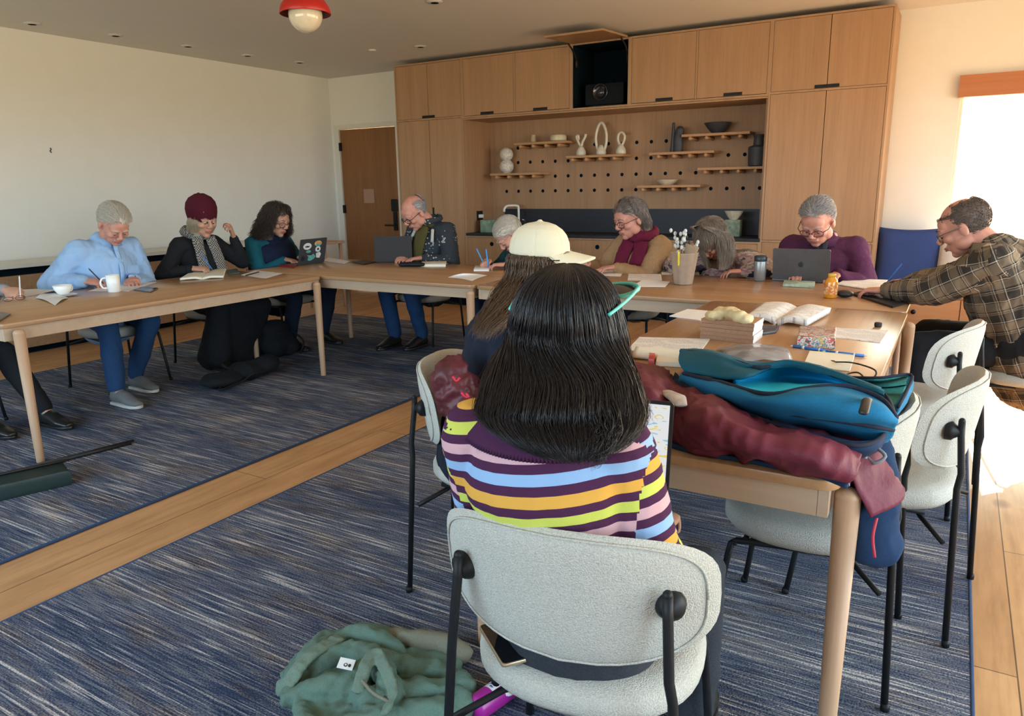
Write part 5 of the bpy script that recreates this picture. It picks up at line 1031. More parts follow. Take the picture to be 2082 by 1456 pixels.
# 12 man in plaid
M_plaid = mat_plaid()
I = person('man in a brown plaid shirt and glasses at the right end of the tables', PY(1960, 462, 4.38), (-.86, .12, -.48), (.36, 4.42, .55), 172, (-.36, 4.44, .80), (-.27, 4.86, .80), (-.10, 4.25, .012), (-.12, 4.6, .012), s=1.10, bulk=1.26, skinm=SK_P, top=('shirt', M_plaid), legs=M_blk, shoe=M_shoek, headk=1.15, rh=dict(d=(-.8, -.2, -.05), curl=.9, n=(-.4, -.2, -.8)), lh=dict(d=(-.85, .3, -.05), curl=.4), wseed=21, topvox=.008, amp=.011, ndz=.03, arm_bulk=1.3, brow=H_SHORT, shw=1.08, hem=.06, lpole=(.1, -.75, -.9))
short_hair(I['R'], I['h'], H_SHORT, front=.075, temple=.0, nape=-.055, bald=.105, n=1400, L=.012, puff=1.012, seed=16); I['h'].glasses(I['R'], M_alu); shirt_collar(I, M_plaid, .25, .088)
I12 = I
pen(V(-.285, 4.86, .85), V(.45, .1, .75), M_pblue, 'blue pen in the hand of the man in plaid')
# ------------------------------------------------------------------ things on the tables
def print_mat(name, base=(.80, .78, .76), ink=(.42, .41, .42), rz=0.0, pitch=.0085):
    if name in MATS: return MATS[name]
    n = NT(name); v = n.coord(rot=(0, 0, rz)); sp = n.n('ShaderNodeSeparateXYZ'); n.l(v, sp.inputs[0])
    ln = n.math('GREATER_THAN', n.math('FRACT', n.math('DIVIDE', n.math('ADD', sp.outputs[1], 3.0), pitch)), .6)
    mp = n.n('ShaderNodeMapping'); mp.inputs['Scale'].default_value = (260, 60, 1); n.l(v, mp.inputs[0]); w = n.math('GREATER_THAN', n.noise(mp.outputs[0], 1, 1), .46)
    mp2 = n.n('ShaderNodeMapping'); mp2.inputs['Scale'].default_value = (10, 16, 1); n.l(v, mp2.inputs[0]); b = n.math('GREATER_THAN', n.noise(mp2.outputs[0], 1, 1), .44)
    n.col(n.mix(n.math('MULTIPLY', n.math('MULTIPLY', ln, w), b), base, ink)); MATS[name] = n.set(.8, 0, .2); return n.m
def sheet(px, label, mat=M_paper, h=0.0, th=.0012, name='paper_sheet', cat='paper', group=None, bend=0, lift=None):
    """sheet lying on a table; px = its four corners"""
    Q = [PH(x, y, TH+h+.0012) for x, y in px]
    if lift:
        for k, z in lift.items(): Q[k] = PH(px[k][0], px[k][1], TH+h+.0012+z)
    net = [[Q[0], (Q[0]+Q[3])/2+V(0, 0, bend), Q[3]], [(Q[0]+Q[1])/2+V(0, 0, bend), sum(Q)/4+V(0, 0, bend), (Q[2]+Q[3])/2+V(0, 0, bend)], [Q[1], (Q[1]+Q[2])/2+V(0, 0, bend), Q[2]]]
    return thing(name, patch(net, 5, 5, 0, thick=th), mat, label, cat, group)
def pslab(px, z0, z1, mat, label, name, cat, b=.003, group=None, r=0):
    Q = [PH(x, y, TH+z0) for x, y in px]; P = [(q[0], q[1]) for q in Q]; ar = sum(P[i][0]*P[(i+1) % 4][1]-P[(i+1) % 4][0]*P[i][1] for i in range(4))
    if ar < 0: P = P[::-1]
    g = G(); g.slab(P, TH+z0+.0008, TH+z1, b); return thing(name, g, mat, label, cat, group)
def laptop(name_label, hc, wd, d, ang, depth, lidh, mat, z=None, emblem=None, screen=None, name='laptop'):
    z = TH if z is None else z; d = unit((d[0], d[1], 0)); w = V(-d[1], d[0], 0); hc = V(hc[0], hc[1], z); R = root(name, tuple(hc), name_label, 'laptop')
    def rp(cx, w0, d0, d1): return [(hc+w*sx*w0/2+d*q)[:2] for sx, q in ((-1, d0), (1, d0), (1, d1), (-1, d1))]
    def ccw(P): ar = sum(P[i][0]*P[(i+1) % 4][1]-P[(i+1) % 4][0]*P[i][1] for i in range(4)); return P if ar > 0 else P[::-1]
    g = G(); g.slab(ccw([tuple(p) for p in rp(0, wd, .004, depth)]), z+.001, z+.013, .003); put('base', g, mat, R, 'auto')
    g = G()
    for i in range(5):
        for j in range(12): c = hc+w*(wd*.42*(-1+2*(j+.5)/12))+d*(depth*(.13+.09*i)); g.obox(c+V(0, 0, .0142), w*(wd*.42/12*.86), d*(depth*.037), (0, 0, .0012))
    put('keyboard', g, M_blackp, R, False)
    g = G(); g.obox(hc+d*depth*.80+V(0, 0, .0136), w*.055, d*.033, (0, 0, .0006)); put('trackpad', g, mat, R, False)
    a = math.radians(ang); ld = d*math.cos(a)+V(0, 0, math.sin(a)); nn = np.cross(w, ld); nn = nn*(1 if nn.dot(d) > 0 else -1)     # towards the user
    c = hc+V(0, 0, .012)+ld*lidh/2; g = G(); N = 5; P = []
    for sx, sy, a0 in ((1, -1, -90), (1, 1, 0), (-1, 1, 90), (-1, -1, 180)):
        for i in range(N): t = math.radians(a0+90*i/(N-1)); P.append(c+w*(sx*(wd/2-.01)+.01*math.cos(t))+ld*(sy*(lidh/2-.01)+.01*math.sin(t)))
    n = len(P); vs = [p-nn*.003 for p in P]+[p+nn*.003 for p in P]; fs = [tuple(range(n))[::-1], tuple(range(n, 2*n))]+[(i, (i+1) % n, n+(i+1) % n, n+i) for i in range(n)]; g.add(vs, fs); lid = put('lid', g, mat, R, False)
    g = G(); g.obox(c+nn*.0034+ld*.004, w*(wd/2-.008), ld*(lidh/2-.012), nn*.0005); put('screen', g, screen or plain('screen_glass', (.02, .02, .025), .1), R, False)
    if emblem: emblem(lid, c-nn*.0034, w, ld, -nn)
    return R
def disc(par, c, w, u, n, rx, ry, mat, name='sticker', k=24, poly=None):
    g = G(); P = [c+w*rx*math.cos(2*math.pi*i/k)+u*ry*math.sin(2*math.pi*i/k) for i in range(k)] if poly is None else [c+w*x+u*y for x, y in poly]; m = len(P)
    g.add([p for p in P]+[p+n*.0006 for p in P], [tuple(range(m))[::-1], tuple(range(m, 2*m))]+[(i, (i+1) % m, m+(i+1) % m, m+i) for i in range(m)]); return put(name, g, mat, par, False)
M_ink = plain('dark_ink', (.02, .025, .03), .4); M_stw = plain('white_sticker', (.75, .78, .76), .4); M_stt = plain('teal_sticker', (.12, .42, .40), .4, var=.3, sc=60); M_sto = plain('orange_sticker', (.65, .36, .14), .4, var=.25, sc=60)
def fruit(par, c, w, u, n):     # bitten fruit mark with a leaf
    P = []
    for i in range(40):
        t = 2*math.pi*i/40; x, y = math.cos(t), math.sin(t); r = .017*(1-.10*math.exp(-((t-math.pi/2)/.22)**2)-.07*math.exp(-((t-math.pi*1.5)/.25)**2)-.22*math.exp(-((min(t, 2*math.pi-t)-.12)/.30)**2)); P.append((x*r*-1, y*r))
    disc(par, c, w, u, n, 0, 0, M_ink, 'emblem', poly=P); disc(par, c+u*.0205+w*-.002, unit(w*-.7+u*.7), unit(w*.7+u*.7), n, .0055, .0028, M_ink, 'emblem', 14)
def stickers(par, c, w, u, n):
    w = w if w[1] > 0 else -w
    disc(par, c+w*-.075+u*.045, w, u, n, .050, .030, M_stw); disc(par, c+w*-.075+u*.042+n*.0006, w, u, n, .028, .007, M_ink, 'sticker_mark'); disc(par, c+w*.055+u*.062, w, u, n, .045, .026, M_sto); disc(par, c+w*.055+u*.048+n*.0006, w, u, n, .036, .010, M_stt, 'sticker_mark')
    disc(par, c+w*.060+u*.012, w, u, n, .032, .026, M_stw); disc(par, c+w*.060+u*.012+n*.0006, w, u, n, .013, .010, M_ink, 'sticker_mark'); disc(par, c+w*-.055+u*-.003, w, u, n, .030, .012, M_stt)
    disc(par, c+w*-.02+u*-.052, w, u, n, 0, 0, M_stt, poly=[(-.05, .02), (-.03, .0), (-.035, -.03), (.0, -.035), (.04, -.02), (.06, .0), (.03, .025), (.0, .012)]); disc(par, c+w*.07+u*-.045, w, u, n, 0, 0, M_stw, poly=[(-.03, .02), (-.02, -.02), (.02, -.025), (.035, .01), (.015, .03)])
    disc(par, c+w*-.115+u*-.06, w, u, n, .022, .024, plain('dark_sticker', (.02, .02, .03), .3))
def gp(x, y): q = PH(x, y, TH); return q
# left table
M_saucer = M_white
c = gp(130, 603); r = root('teacup', (c[0], c[1], TH+.012), 'white teacup on its saucer on the left table', 'cup')
g = G(); cx, cy = c[0], c[1]; g.lathe((cx, cy, TH+.0135), [(.022, 0), (.030, .004), (.048, .03), (.055, .058), (.0525, .058), (.045, .03), (.02, .008), (.0, .007)], 30, close=False); put('cup', g, M_white, r); g = G(); g.tube([(cx-.02, cy+.045, TH+.06), (cx-.03, cy+.075, TH+.055), (cx-.03, cy+.07, TH+.03), (cx-.02, cy+.04, TH+.028)], .004, 8, 4); put('handle', g, M_white, r)
g = G(); g.lathe((c[0], c[1], TH+.001), [(.03, 0), (.045, .002), (.075, .010), (.078, .012), (.045, .006), (.0, .006)], 32); thing('saucer', g, M_white, 'white saucer under the teacup on the left table', 'saucer')
sheet([(72, 606), (95, 597), (140, 606), (112, 621)], 'crumpled white napkin beside the teacup on the left table', fabric('white_napkin', (.75, .75, .72), var=.04), bend=.012, name='napkin', cat='napkin')
c = gp(233, 594); r = root('mug', (c[0], c[1], TH), 'tall white mug on the left table in front of the man in light blue', 'mug')
g = G(); g.lathe((c[0], c[1], TH+.001), [(.034, 0), (.038, .004), (.0405, .06), (.0415, .112), (.0385, .112), (.037, .06), (.033, .008), (.0, .007)], 32, close=False); put('cup', g, M_white, r)
g = G(); d = V(-.45, -.89, 0); cc = V(c[0], c[1], TH); g.tube([cc+d*.036+V(0, 0, .095), cc+d*.062+V(0, 0, .092), cc+d*.074+V(0, 0, .062), cc+d*.062+V(0, 0, .032), cc+d*.036+V(0, 0, .03)], .0058, 10, 4); put('handle', g, M_white, r)
sheet([(0, 611), (70, 600), (135, 585), (20, 590)], 'white papers under the hand of the person in the grey jumper', M_paper)
g = G(); c = gp(30, 613)
for s_ in (-1, 1): g.tube([c+V(.0, s_*.034, .014)+V(math.cos(a)*.004, math.cos(a)*.026, math.sin(a)*.013+.004) for a in np.linspace(0, 6.28, 17)], .0016, 6); g.tube([c+V(0, s_*.06, .02), c+V(-.06, s_*.058, .012), c+V(-.12, s_*.05, .004)], .0016, 6, 3)
g.tube([c+V(0, -.01, .02), c+V(0, .01, .02)], .0016, 6); thing('eyeglasses', g, M_blackp, 'folded eyeglasses lying on the papers at the left end of the left table', 'glasses', smooth=True)
pslab([(-60, 650), (-20, 634), (22, 641), (-10, 660)], 0, .010, M_alu, 'grey phone at the left edge of the left table', 'phone', 'phone')
sheet([(178, 592), (240, 574), (318, 574), (262, 592)], 'sheet of paper under the hands of the man in light blue', M_paper)
pslab([(272, 591), (290, 585), (322, 588), (306, 596)], 0, .009, plain('dark_glass_phone', (.05, .06, .07), .12), 'dark phone on the left table right of the tall white mug', 'phone', 'phone')
def open_book(px, label, mat=M_paperc, th=.016, name='notebook', cat='notebook'):
    Q = [PH(x, y, TH) for x, y in px]; R = root(name, tuple((sum(Q)/4)), label, cat)
    for i in (0, 1):
        a, b = (0.0, .5) if i == 0 else (.5, 1.0); rows = []
        for u in (0, .35, .7, 1.0):
            uu = a+(b-a)*u; e = abs(uu-.5)*2; z = th*(.55+.45*math.sin(min(1, e*1.15)*math.pi*.9)) if e > .02 else th*.3; p = Q[0]*(1-uu)+Q[1]*uu; q = Q[3]*(1-uu)+Q[2]*uu; rows.append([p+V(0, 0, z), (p+q)/2+V(0, 0, z), q+V(0, 0, z)])
        put('page_block', patch(rows, 6, 4, 0, thick=th*.9), mat, R)
    return R
open_book([(366, 571), (455, 566), (462, 546), (402, 548)], 'open cream notebook under the hand of the woman in the beanie', M_paperc, .014)
pslab([(466, 560), (488, 557), (482, 549), (462, 552)], 0, .012, plain('dark_green_case', (.05, .09, .08), .5, var=.4, sc=80), 'small dark green card case beside the open cream notebook', 'card_case', 'case')
sheet([(490, 559), (540, 566), (575, 556), (520, 550)], 'sheet of printed paper with a dark pen on it on the left table', print_mat('print_a', rz=.6))
g = G(); a, b = PH(500, 560, TH+.007), PH(526, 553, TH+.007); g.loft([a, b], [.0045, .0045], n=10, cap='round'); thing('pen', g, M_pblack, 'dark pen lying on the printed sheet on the left table', 'pen', smooth=True)
pslab([(566, 543), (596, 546), (606, 539), (578, 537)], 0, .012, plain('red_case', (.22, .02, .02), .35), 'dark red phone case beside the laptop with stickers', 'phone', 'phone')
a, b = gp(605, 539), gp(661, 535); laptop('dark laptop with round stickers on its lid, left of the far corner', (a+b)/2, .325, (-1, -.05), 104, .22, .215, plain('dark_laptop_lid', (.045, .05, .055), .4), emblem=stickers)
# back tables
sheet([(655, 530), (668, 524), (712, 531), (700, 536)], 'sheet of paper at the left end of the back tables', M_paper)
pslab([(716, 534), (742, 530), (765, 534), (740, 539)], 0, .011, M_blackp, 'black phone lying left of the dark open laptop', 'phone', 'phone')
a, b = gp(766, 534), gp(835, 534); laptop('dark grey open laptop in front of the balding man', (a+b)/2, np.linalg.norm(b-a)*1.08, (-.42, .9), 86, .21, .215, plain('space_grey_lid', (.030, .025, .024), .55, spec=.25))
c = gp(836, 543); g = G(); g.loft([c+V(-.09, -.02, .018), c+V(-.03, .0, .022), c+V(.05, .02, .024), c+V(.09, .04, .020)], [(.03, .016), (.04, .020), (.042, .022), (.03, .016)], (0, 1, 0), 16); thing('glasses_case', g, M_black, 'black soft case lying in front of the dark grey laptop', 'case', smooth=True)
pslab([(856, 543), (906, 543), (908, 536), (858, 537)], 0, .022, M_paperc, 'thin block of white paper right of the black case', 'paper_stack', 'paper')
sheet([(911, 564), (960, 571), (990, 560), (942, 556)], 'white sheet with one raised corner on the front edge of the back table', M_paper, bend=.004, lift={3: .03})
pslab([(963, 552), (994, 552), (996, 544), (966, 543)], 0, .014, M_paper, 'small white notepad under the hands of the bowed man', 'notepad', 'notepad')
sheet([(1276, 570), (1346, 571), (1344, 557), (1278, 557)], 'printed sheet on the back table in front of the maroon scarf woman, farther one', print_mat('print_b'))
sheet([(1281, 583), (1352, 584), (1362, 573), (1308, 569)], 'sheet with a folded-up corner on the back table beside the bucket vase', M_paper, h=.002, lift={3: .014})
sheet([(1345, 558), (1366, 558), (1368, 553), (1345, 553)], 'cream notepaper behind the bucket vase', M_paperc)
sheet([(1180, 558), (1262, 562), (1270, 546), (1195, 546)], 'white paper under the hands of the woman with the maroon scarf', M_paper)
c = gp(1389, 578); M_buck = plain('tan_ribbed_bucket', (.40, .30, .22), .45, metal=.15)
g = G(); vs = []; fs = []; NB = 96; pf = [(.056, .002), (.058, .006), (.088, .198), (.091, .202), (.087, .202), (.055, .01), (.0, .009)]
for r_, z in pf:
    for i in range(NB): t = 2*math.pi*i/NB; rr = r_*(1+.025*math.cos(t*8)) if r_ > .02 else r_; vs.append((c[0]+rr*math.cos(t), c[1]+rr*math.sin(t), TH+z))
for k in range(len(pf)-1):
    for i in range(NB): j = (i+1) % NB; fs.append((k*NB+i, k*NB+j, (k+1)*NB+j, (k+1)*NB+i))
fs.append(tuple(range(NB))[::-1]); g.add(vs, fs); thing('bucket_vase', g, M_buck, 'tan bucket-shaped vase with lobed sides on the back table', 'vase', smooth=True)
rs = np.random.RandomState(4)
for k in range(5):
    R = root('flower_sprig', (c[0], c[1], TH+.012), ['leftmost white-flowered sprig in the bucket vase', 'dark leafy sprig second from the left in the bucket vase', 'tallest middle white-flowered sprig in the bucket vase', 'dark leafy sprig right of the middle in the bucket vase', 'rightmost low white-flowered sprig in the bucket vase'][k], 'flower', 'artificial sprigs in the bucket vase')
    tip = V(c[0]-.06+.03*k, c[1]+.02*math.sin(k*2), TH+.33-.02*k*(k > 2)); a0 = V(c[0]-.02+.01*k, c[1], TH+.02); g = G(); g.tube([a0, (a0+tip)/2, tip], .0022, 6, 3); put('stem', g, plain('stem_green', (.06, .08, .04), .6), R); g = G()
    for q in range(12): t = .62+.38*q/11; p = a0*(1-t)+tip*t+rs.normal(0, .012, 3); g.ell(p, (.011, .007, .014), None, 8, 6)
    put('petals' if k % 2 == 0 else 'leaves', g, plain('white_petal', (.62, .62, .58), .7) if k % 2 == 0 else plain('dark_leaf', (.03, .035, .03), .6), R)
g = G(); g.loft([c+V(.035, -.02, .08), c+V(.045, -.03, .19), c+V(.06, -.03, .25)], [(.03, .006), (.038, .012), (.045, .014)], (1, 0, 0), 10, cap='flat'); thing('paper_bag', g, plain('kraft_brown', (.33, .23, .15), .8), 'small brown paper bag tucked in the bucket vase', 'bag')
g = G(); g.loft([c+V(-.008, -.083, .13), c+V(-.008, -.088, .185), c+V(-.008, -.09, .21)], [.006, .007, .007], n=10); thing('marker', g, plain('yellow_plastic', (.70, .55, .03), .3), 'yellow marker clipped on the rim of the bucket vase', 'pen')
c = gp(1544, 571); r = root('tumbler', (c[0], c[1], TH), 'grey steel tumbler with a dark lid left of the grey laptop', 'tumbler')
g = G(); g.lathe((c[0], c[1], TH+.001), [(.033, 0), (.036, .004), (.040, .125), (.039, .128)], 28); put('body', g, plain('brushed_steel', (.30, .31, .31), .35, metal=.5), r); g = G(); g.lathe((c[0], c[1], TH+.129), [(.039, 0), (.041, .004), (.041, .03), (.035, .036), (.0, .037)], 28); put('lid', g, plain('dark_teal_lid', (.02, .035, .045), .35), r)
a, b = gp(1571, 572), gp(1684, 575); laptop('grey laptop with a dark fruit emblem in front of the person in purple', (a+b)/2, .345, (.0, 1), 100, .22, .205, plain('space_grey_aluminium', (.11, .105, .11), .42, metal=.5), emblem=fruit)
c = gp(1624, 579); pslab([(1591, 583), (1655, 586), (1657, 577), (1594, 574)], 0, .016, plain('green_striped_box', (.38, .50, .40), .5, var=.35, sc=40), 'small pale green box in front of the grey laptop', 'pen_box', 'box')
c = gp(1688, 606); r = root('juice_bottle', (c[0], c[1], TH), 'small orange bottle with a label on the right of the back table', 'bottle')
g = G(); g.lathe((c[0], c[1], TH+.001), [(.030, 0), (.034, .006), (.034, .085), (.030, .10), (.020, .112), (.0185, .118)], 28); put('bottle', g, plain('orange_juice', (.68, .27, .02), .15, coat=.5), r)
g = G(); g.lathe((c[0], c[1], TH+.024), [(.0345, 0), (.0345, .05)], 28, close=False); n = NT('bottle_label'); n.col(n.ramp(n.noise(n.coord((60, 60, 60)), 1, 2), ((.4, (.60, .17, .04)), (.52, (.72, .45, .15)), (.6, (.75, .66, .55))), True)); put('label', g, n.set(.4), r); g = G(); g.lathe((c[0], c[1], TH+.118), [(.020, 0), (.0205, .014), (.018, .016)], 20); put('cap', g, plain('yellow_cap', (.65, .42, .05), .4), r)
c = gp(1717, 605); g = G(); g.ell(c+V(0, 0, .021), (.045, .035, .0205), None, 24, 14); thing('speaker_puck', g, M_blackp, 'small black rounded puck right of the orange bottle', 'speaker', smooth=True)
sheet([(1702, 578), (1722, 567), (1806, 570), (1770, 589)], 'stack of white printed pages beside the orange bottle', print_mat('print_c'), h=.004, th=.006)
pslab([(1731, 600), (1815, 627), (1843, 618), (1765, 592)], 0, .012, M_blackp, 'black tablet folder under the arm of the man in plaid', 'tablet_folder', 'tablet')
sheet([(1768, 588), (1800, 572), (1860, 578), (1840, 590)], 'open notebook page under the hands of the man in plaid', M_paper, h=.0125)
# right table
sheet([(1361, 643), (1398, 629), (1446, 633), (1424, 651)], 'white sheet at the far left edge of the right table', M_paper, th=.004)
M_kraft = plain('brown_page_edges', (.36, .20, .12), .7, var=.12, sc=120); M_kraft2 = plain('brown_book_cover', (.42, .25, .15), .6)
a, b = gp(1422, 688), gp(1530, 700); e = gp(1549, 686); ax = (b-a); dp = (e-b)
lab5 = ['bottom book of the brown stack on the right table', 'second book from the bottom of the brown stack', 'middle book of the brown stack', 'second book from the top of the brown stack', 'top book of the brown stack on the right table']
for k in range(5):
    z0 = .0166*k; o = V(.002*math.sin(k*2.1), .002*math.cos(k*1.7), 0); R = root('book', tuple(a+o+V(0, 0, z0)), lab5[k], 'book', 'stack of brown books on the right table')
    P = [a+o, b+o, b+dp+o, a+dp+o]; g = G()
    for zz in (.0008, .0146): g.slab([(p[0], p[1]) for p in P], TH+z0+zz, TH+z0+zz+.0016, 0)
    put('cover', g, M_kraft2, R, False); g = G(); c_ = sum(P)/4; g.slab([tuple((p+(c_-p)*.012)[:2]) for p in P], TH+z0+.0024, TH+z0+.0146, 0); bl = put('page_block', g, M_kraft, R, False)
    g = G(); q = [b+o, b+dp+o]; n_ = unit(ax); g.obox((q[0]+q[1])/2+n_*.0006+V(0, 0, z0+.0086), dp*.49, n_*.0008, (0, 0, .0078)); put('spine', g, M_paper, R, False)
c = PH(1483, 650, TH+.09); g = G()
for k in range(7): t = k/6; g.ell(c+V(-.07+.14*t, .03*math.sin(t*5), .012+.014*math.sin(t*3)), (.028, .034, .018+.006*(k % 2)), None, 14, 10)
me = remesh(g, .005, 2); wrinkle(me, .006, 30, 3); thing('cloth_pouch', me, plain('pale_yellow_cloth', (.62, .52, .30), .8, var=.12), 'crumpled pale yellow cloth on top of the brown book stack', 'cloth', smooth=True)
open_book([(1520, 655), (1640, 667), (1688, 640), (1555, 628)], 'open book with white pages behind the brown stack on the right table', print_mat('print_d', rz=.3), .03, 'open_book', 'book')
pslab([(1545, 683), (1578, 678), (1584, 668), (1552, 667)], 0, .012, plain('dark_blue_case', (.02, .03, .06), .4), 'dark blue case right of the brown book stack', 'phone', 'phone')
n = NT('colourful_packet'); v = n.coord((45, 45, 45)); n.col(n.ramp(n.noise(v, 1.0, 3, .6), ((0, (.05, .16, .10)), (.40, (.55, .10, .10)), (.47, (.72, .66, .60)), (.54, (.10, .26, .34)), (.60, (.60, .42, .16)), (.68, (.72, .70, .66))), True)); M_pack = n.set(.3)
pslab([(1620, 707), (1697, 712), (1700, 686), (1624, 683)], 0, .045, M_pack, 'patterned tissue packet in many colours on the right table', 'tissue_packet', 'packet', .01)
sheet([(1660, 682), (1790, 697), (1806, 672), (1655, 665)], 'printed sheet behind the patterned packet near the right edge', print_mat('print_e', rz=.0), th=.003)
c = gp(1785, 665); g = G(); g.lathe((c[0], c[1], TH+.001), [(.014, 0), (.0155, .003), (.0155, .018), (.012, .020)], 20); thing('bottle_cap', g, M_blackp, 'small black cap near the right edge of the right table', 'cap')
for (x0, y0), (x1, y1), m, lab, rr in (((1607, 703), (1690, 715), M_pblue, 'blue pen with white bands in front of the patterned packet', .006), ((1672, 714), (1763, 724), M_pblue, 'long blue pen right of the patterned packet', .0055)):
    a, b = PH(x0, y0, TH+rr), PH(x1, y1, TH+rr); d = unit(b-a); L = np.linalg.norm(b-a); R = root('pen', tuple((a+b)/2), lab, 'pen'); g = G(); g.loft([a+d*.012, b-d*.01], [rr, rr], n=14, cap='flat'); put('barrel', g, m, R); g = G(); g.loft([a+d*.012, a], [rr*.9, rr*.2], n=12); put('tip', g, M_pwhite, R)
    for t0, t1 in ((.3, .36), (.7, .74)): g = G(); g.loft([a+d*L*t0, a+d*L*t1], [rr*1.08]*2, n=14, cap='flat'); put('band', g, M_pwhite, R)
    g = G(); g.loft([b-d*.01, b], [rr*.8, rr*.3], n=12); put('end_cap', g, M_pwhite, R)
pslab([(1633, 745), (1728, 757), (1738, 724), (1646, 716)], 0, .006, M_paperc, 'small cream notebook between the patterned packet and the backpack', 'notebook', 'notebook')
n = NT('clear_pouch'); n.b.inputs['Alpha'].default_value = .62; n.col(n.ramp(n.noise(n.coord(), 12, 3), ((.35, (.18, .21, .26)), (.6, (.42, .45, .50))))); M_pouch = n.set(.12, 0, .7)
Q = [gp(1456, 712), gp(1590, 708), gp(1615, 742), gp(1486, 745)]; net = [[Q[0]+V(0, 0, .004), (Q[0]+Q[3])/2+V(0, 0, .02), Q[3]+V(0, 0, .004)], [(Q[0]+Q[1])/2+V(0, 0, .02), sum(Q)/4+V(0, 0, .032), (Q[2]+Q[3])/2+V(0, 0, .02)], [Q[1]+V(0, 0, .004), (Q[1]+Q[2])/2+V(0, 0, .02), Q[2]+V(0, 0, .004)]]
thing('pencil_pouch', patch(net, 8, 8, .004, 14, 3, .002), M_pouch, 'grey translucent pencil pouch behind the backpack', 'pouch', smooth=True)
for (x0, y0), (x1, y1), m, lab in (((1480, 734), (1560, 741), M_pblue, 'blue pen in front of the translucent pouch'), ((1490, 740), (1545, 746), M_pwhite, 'white and blue pen lying by the translucent pouch'), ((1540, 745), (1608, 737), plain('lime_marker', (.45, .62, .02), .35), 'lime yellow marker right beside the translucent pouch')):
    a, b = PH(x0, y0, TH+.04), PH(x1, y1, TH+.04); g = G(); g.loft([a, b], [.007, .007], n=14); thing('pen', g, m, lab, 'pen', smooth=True)
sheet([(1275, 712), (1420, 722), (1443, 690), (1300, 686)], 'printed white pages at the left edge of the right table', print_mat('print_f', rz=-.1), th=.004)
g = G(); a, b = PH(1292, 716, TH+.02), PH(1432, 728, TH+.02); net = []
for t in np.linspace(0, 1, 4): p = a*(1-t)+b*t; net.append([p+V(-.02, .07, -.012), p+V(-.01, .03, .012), p+V(0, .0, .018), p+V(.004, -.03, .006), p+V(.0, -.035, -.012), p+V(-.01, -.01, -.017)])
thing('magazine', patch(net, 5, 5, 0, thick=.004), M_paperc, 'rolled cream magazine on the printed pages beside the black-haired woman', 'magazine', smooth=True)
pslab([(1333, 745), (1386, 748), (1384, 728), (1337, 727)], 0, .02, M_paperc, 'small pack of cream cards left of the backpack', 'card_pack', 'cards'); pslab([(1318, 746), (1330, 747), (1331, 734), (1320, 733)], 0, .03, plain('red_plastic', (.5, .03, .03), .3), 'small red plastic clip left of the card pack', 'clip', 'clip')
g = G(); P = [PH(x, y, TH+h_) for x, y, h_ in ((1695, 736, .004), (1735, 738, .03), (1778, 752, .03), (1775, 768, .01), (1740, 772, .004), (1722, 762, .01), (1745, 758, .02), (1765, 778, .03), (1775, 795, .06))]; g.tube(P, .0028, 8, 8); R = root('charging_cable', tuple(P[3]), 'black looping cable on the table between the notebook and the backpack', 'cable'); put('cord', g, M_blackp, R); g = G(); g.loft([P[0], P[0]+unit(P[0]-P[1])*.03], [.006, .006], n=10, cap='flat'); put('plug', g, M_blackp, R)

# ------------------------------------------------------------------ backpack on the near end of the right table
M_bpt = fabric('petrol_blue_nylon', (.006, .085, .135), sc=420, var=.2, bump=.15); M_bpb = fabric('bright_blue_nylon', (.015, .17, .34), sc=420, var=.2, bump=.15); M_bpn = fabric('navy_nylon', (.012, .035, .09), sc=420, var=.2, bump=.15); M_cyan = fabric('cyan_lining', (.01, .50, .80), sc=300, var=.08, bump=.1); M_pipe = fabric('dark_piping', (.02, .025, .045)); M_mesh = fabric('teal_mesh_lining', (.06, .30, .28), sc=160, var=.45)
R = root('backpack', tuple(PH(1600, 820, TH)), 'blue backpack lying open on its back on the right table, cyan lining showing', 'backpack')
def net3(cols): return [[PH(x, y, h_) for x, y, h_ in c_] for c_ in cols]
lipN = [(1390, 760, .855), (1470, 780, .875), (1560, 802, .895), (1640, 790, .91), (1720, 786, .915), (1790, 810, .90), (1822, 850, .87)]
cols = [[lipN[0], (1385, 770, .84), (1378, 780, .81), (1374, 786, .775)], [lipN[1], (1465, 793, .87), (1455, 810, .83), (1448, 822, .775)], [lipN[2], (1552, 815, .89), (1545, 838, .84), (1540, 855, .775)], [lipN[3], (1635, 812, .91), (1635, 850, .85), (1640, 876, .775)], [lipN[4], (1712, 820, .91), (1712, 862, .85), (1720, 892, .78)], [lipN[5], (1785, 838, .895), (1780, 872, .845), (1775, 902, .79)], [lipN[6], (1822, 860, .865), (1815, 878, .83), (1800, 896, .795)]]
put('front_panel', patch(net3(cols), 7, 7, .006, 9, 2, .008), M_bpb, R)
cols = [[(1388, 716, .80), (1384, 714, .86), (1380, 735, .875), (1392, 756, .865)], [(1440, 716, .80), (1440, 718, .89), (1455, 738, .90), (1474, 772, .885)], [(1495, 730, .80), (1495, 734, .90), (1508, 750, .90), (1520, 770, .895)], [(1530, 742, .80), (1530, 743, .90), (1540, 748, .90), (1550, 756, .895)], [(1565, 741, .80), (1565, 742, .90), (1570, 745, .905), (1576, 749, .90)], [(1610, 738, .80), (1610, 738, .905), (1612, 741, .91), (1616, 744, .905)], [(1690, 756, .80), (1690, 757, .90), (1694, 762, .905), (1696, 768, .90)], [(1790, 792, .80), (1790, 795, .88), (1796, 800, .89), (1800, 808, .885)]]
put('back_panel', patch(net3(cols), 7, 7, .006, 9, 5, .008), M_bpt, R)
cols = [[(1490, 768, .885), (1490, 774, .87), (1492, 782, .875)], [(1550, 748, .885), (1555, 775, .85), (1562, 800, .885)], [(1610, 740, .895), (1620, 772, .84), (1636, 792, .90)], [(1690, 760, .89), (1695, 778, .855), (1720, 788, .905)], [(1780, 800, .88), (1780, 805, .86), (1785, 812, .89)]]
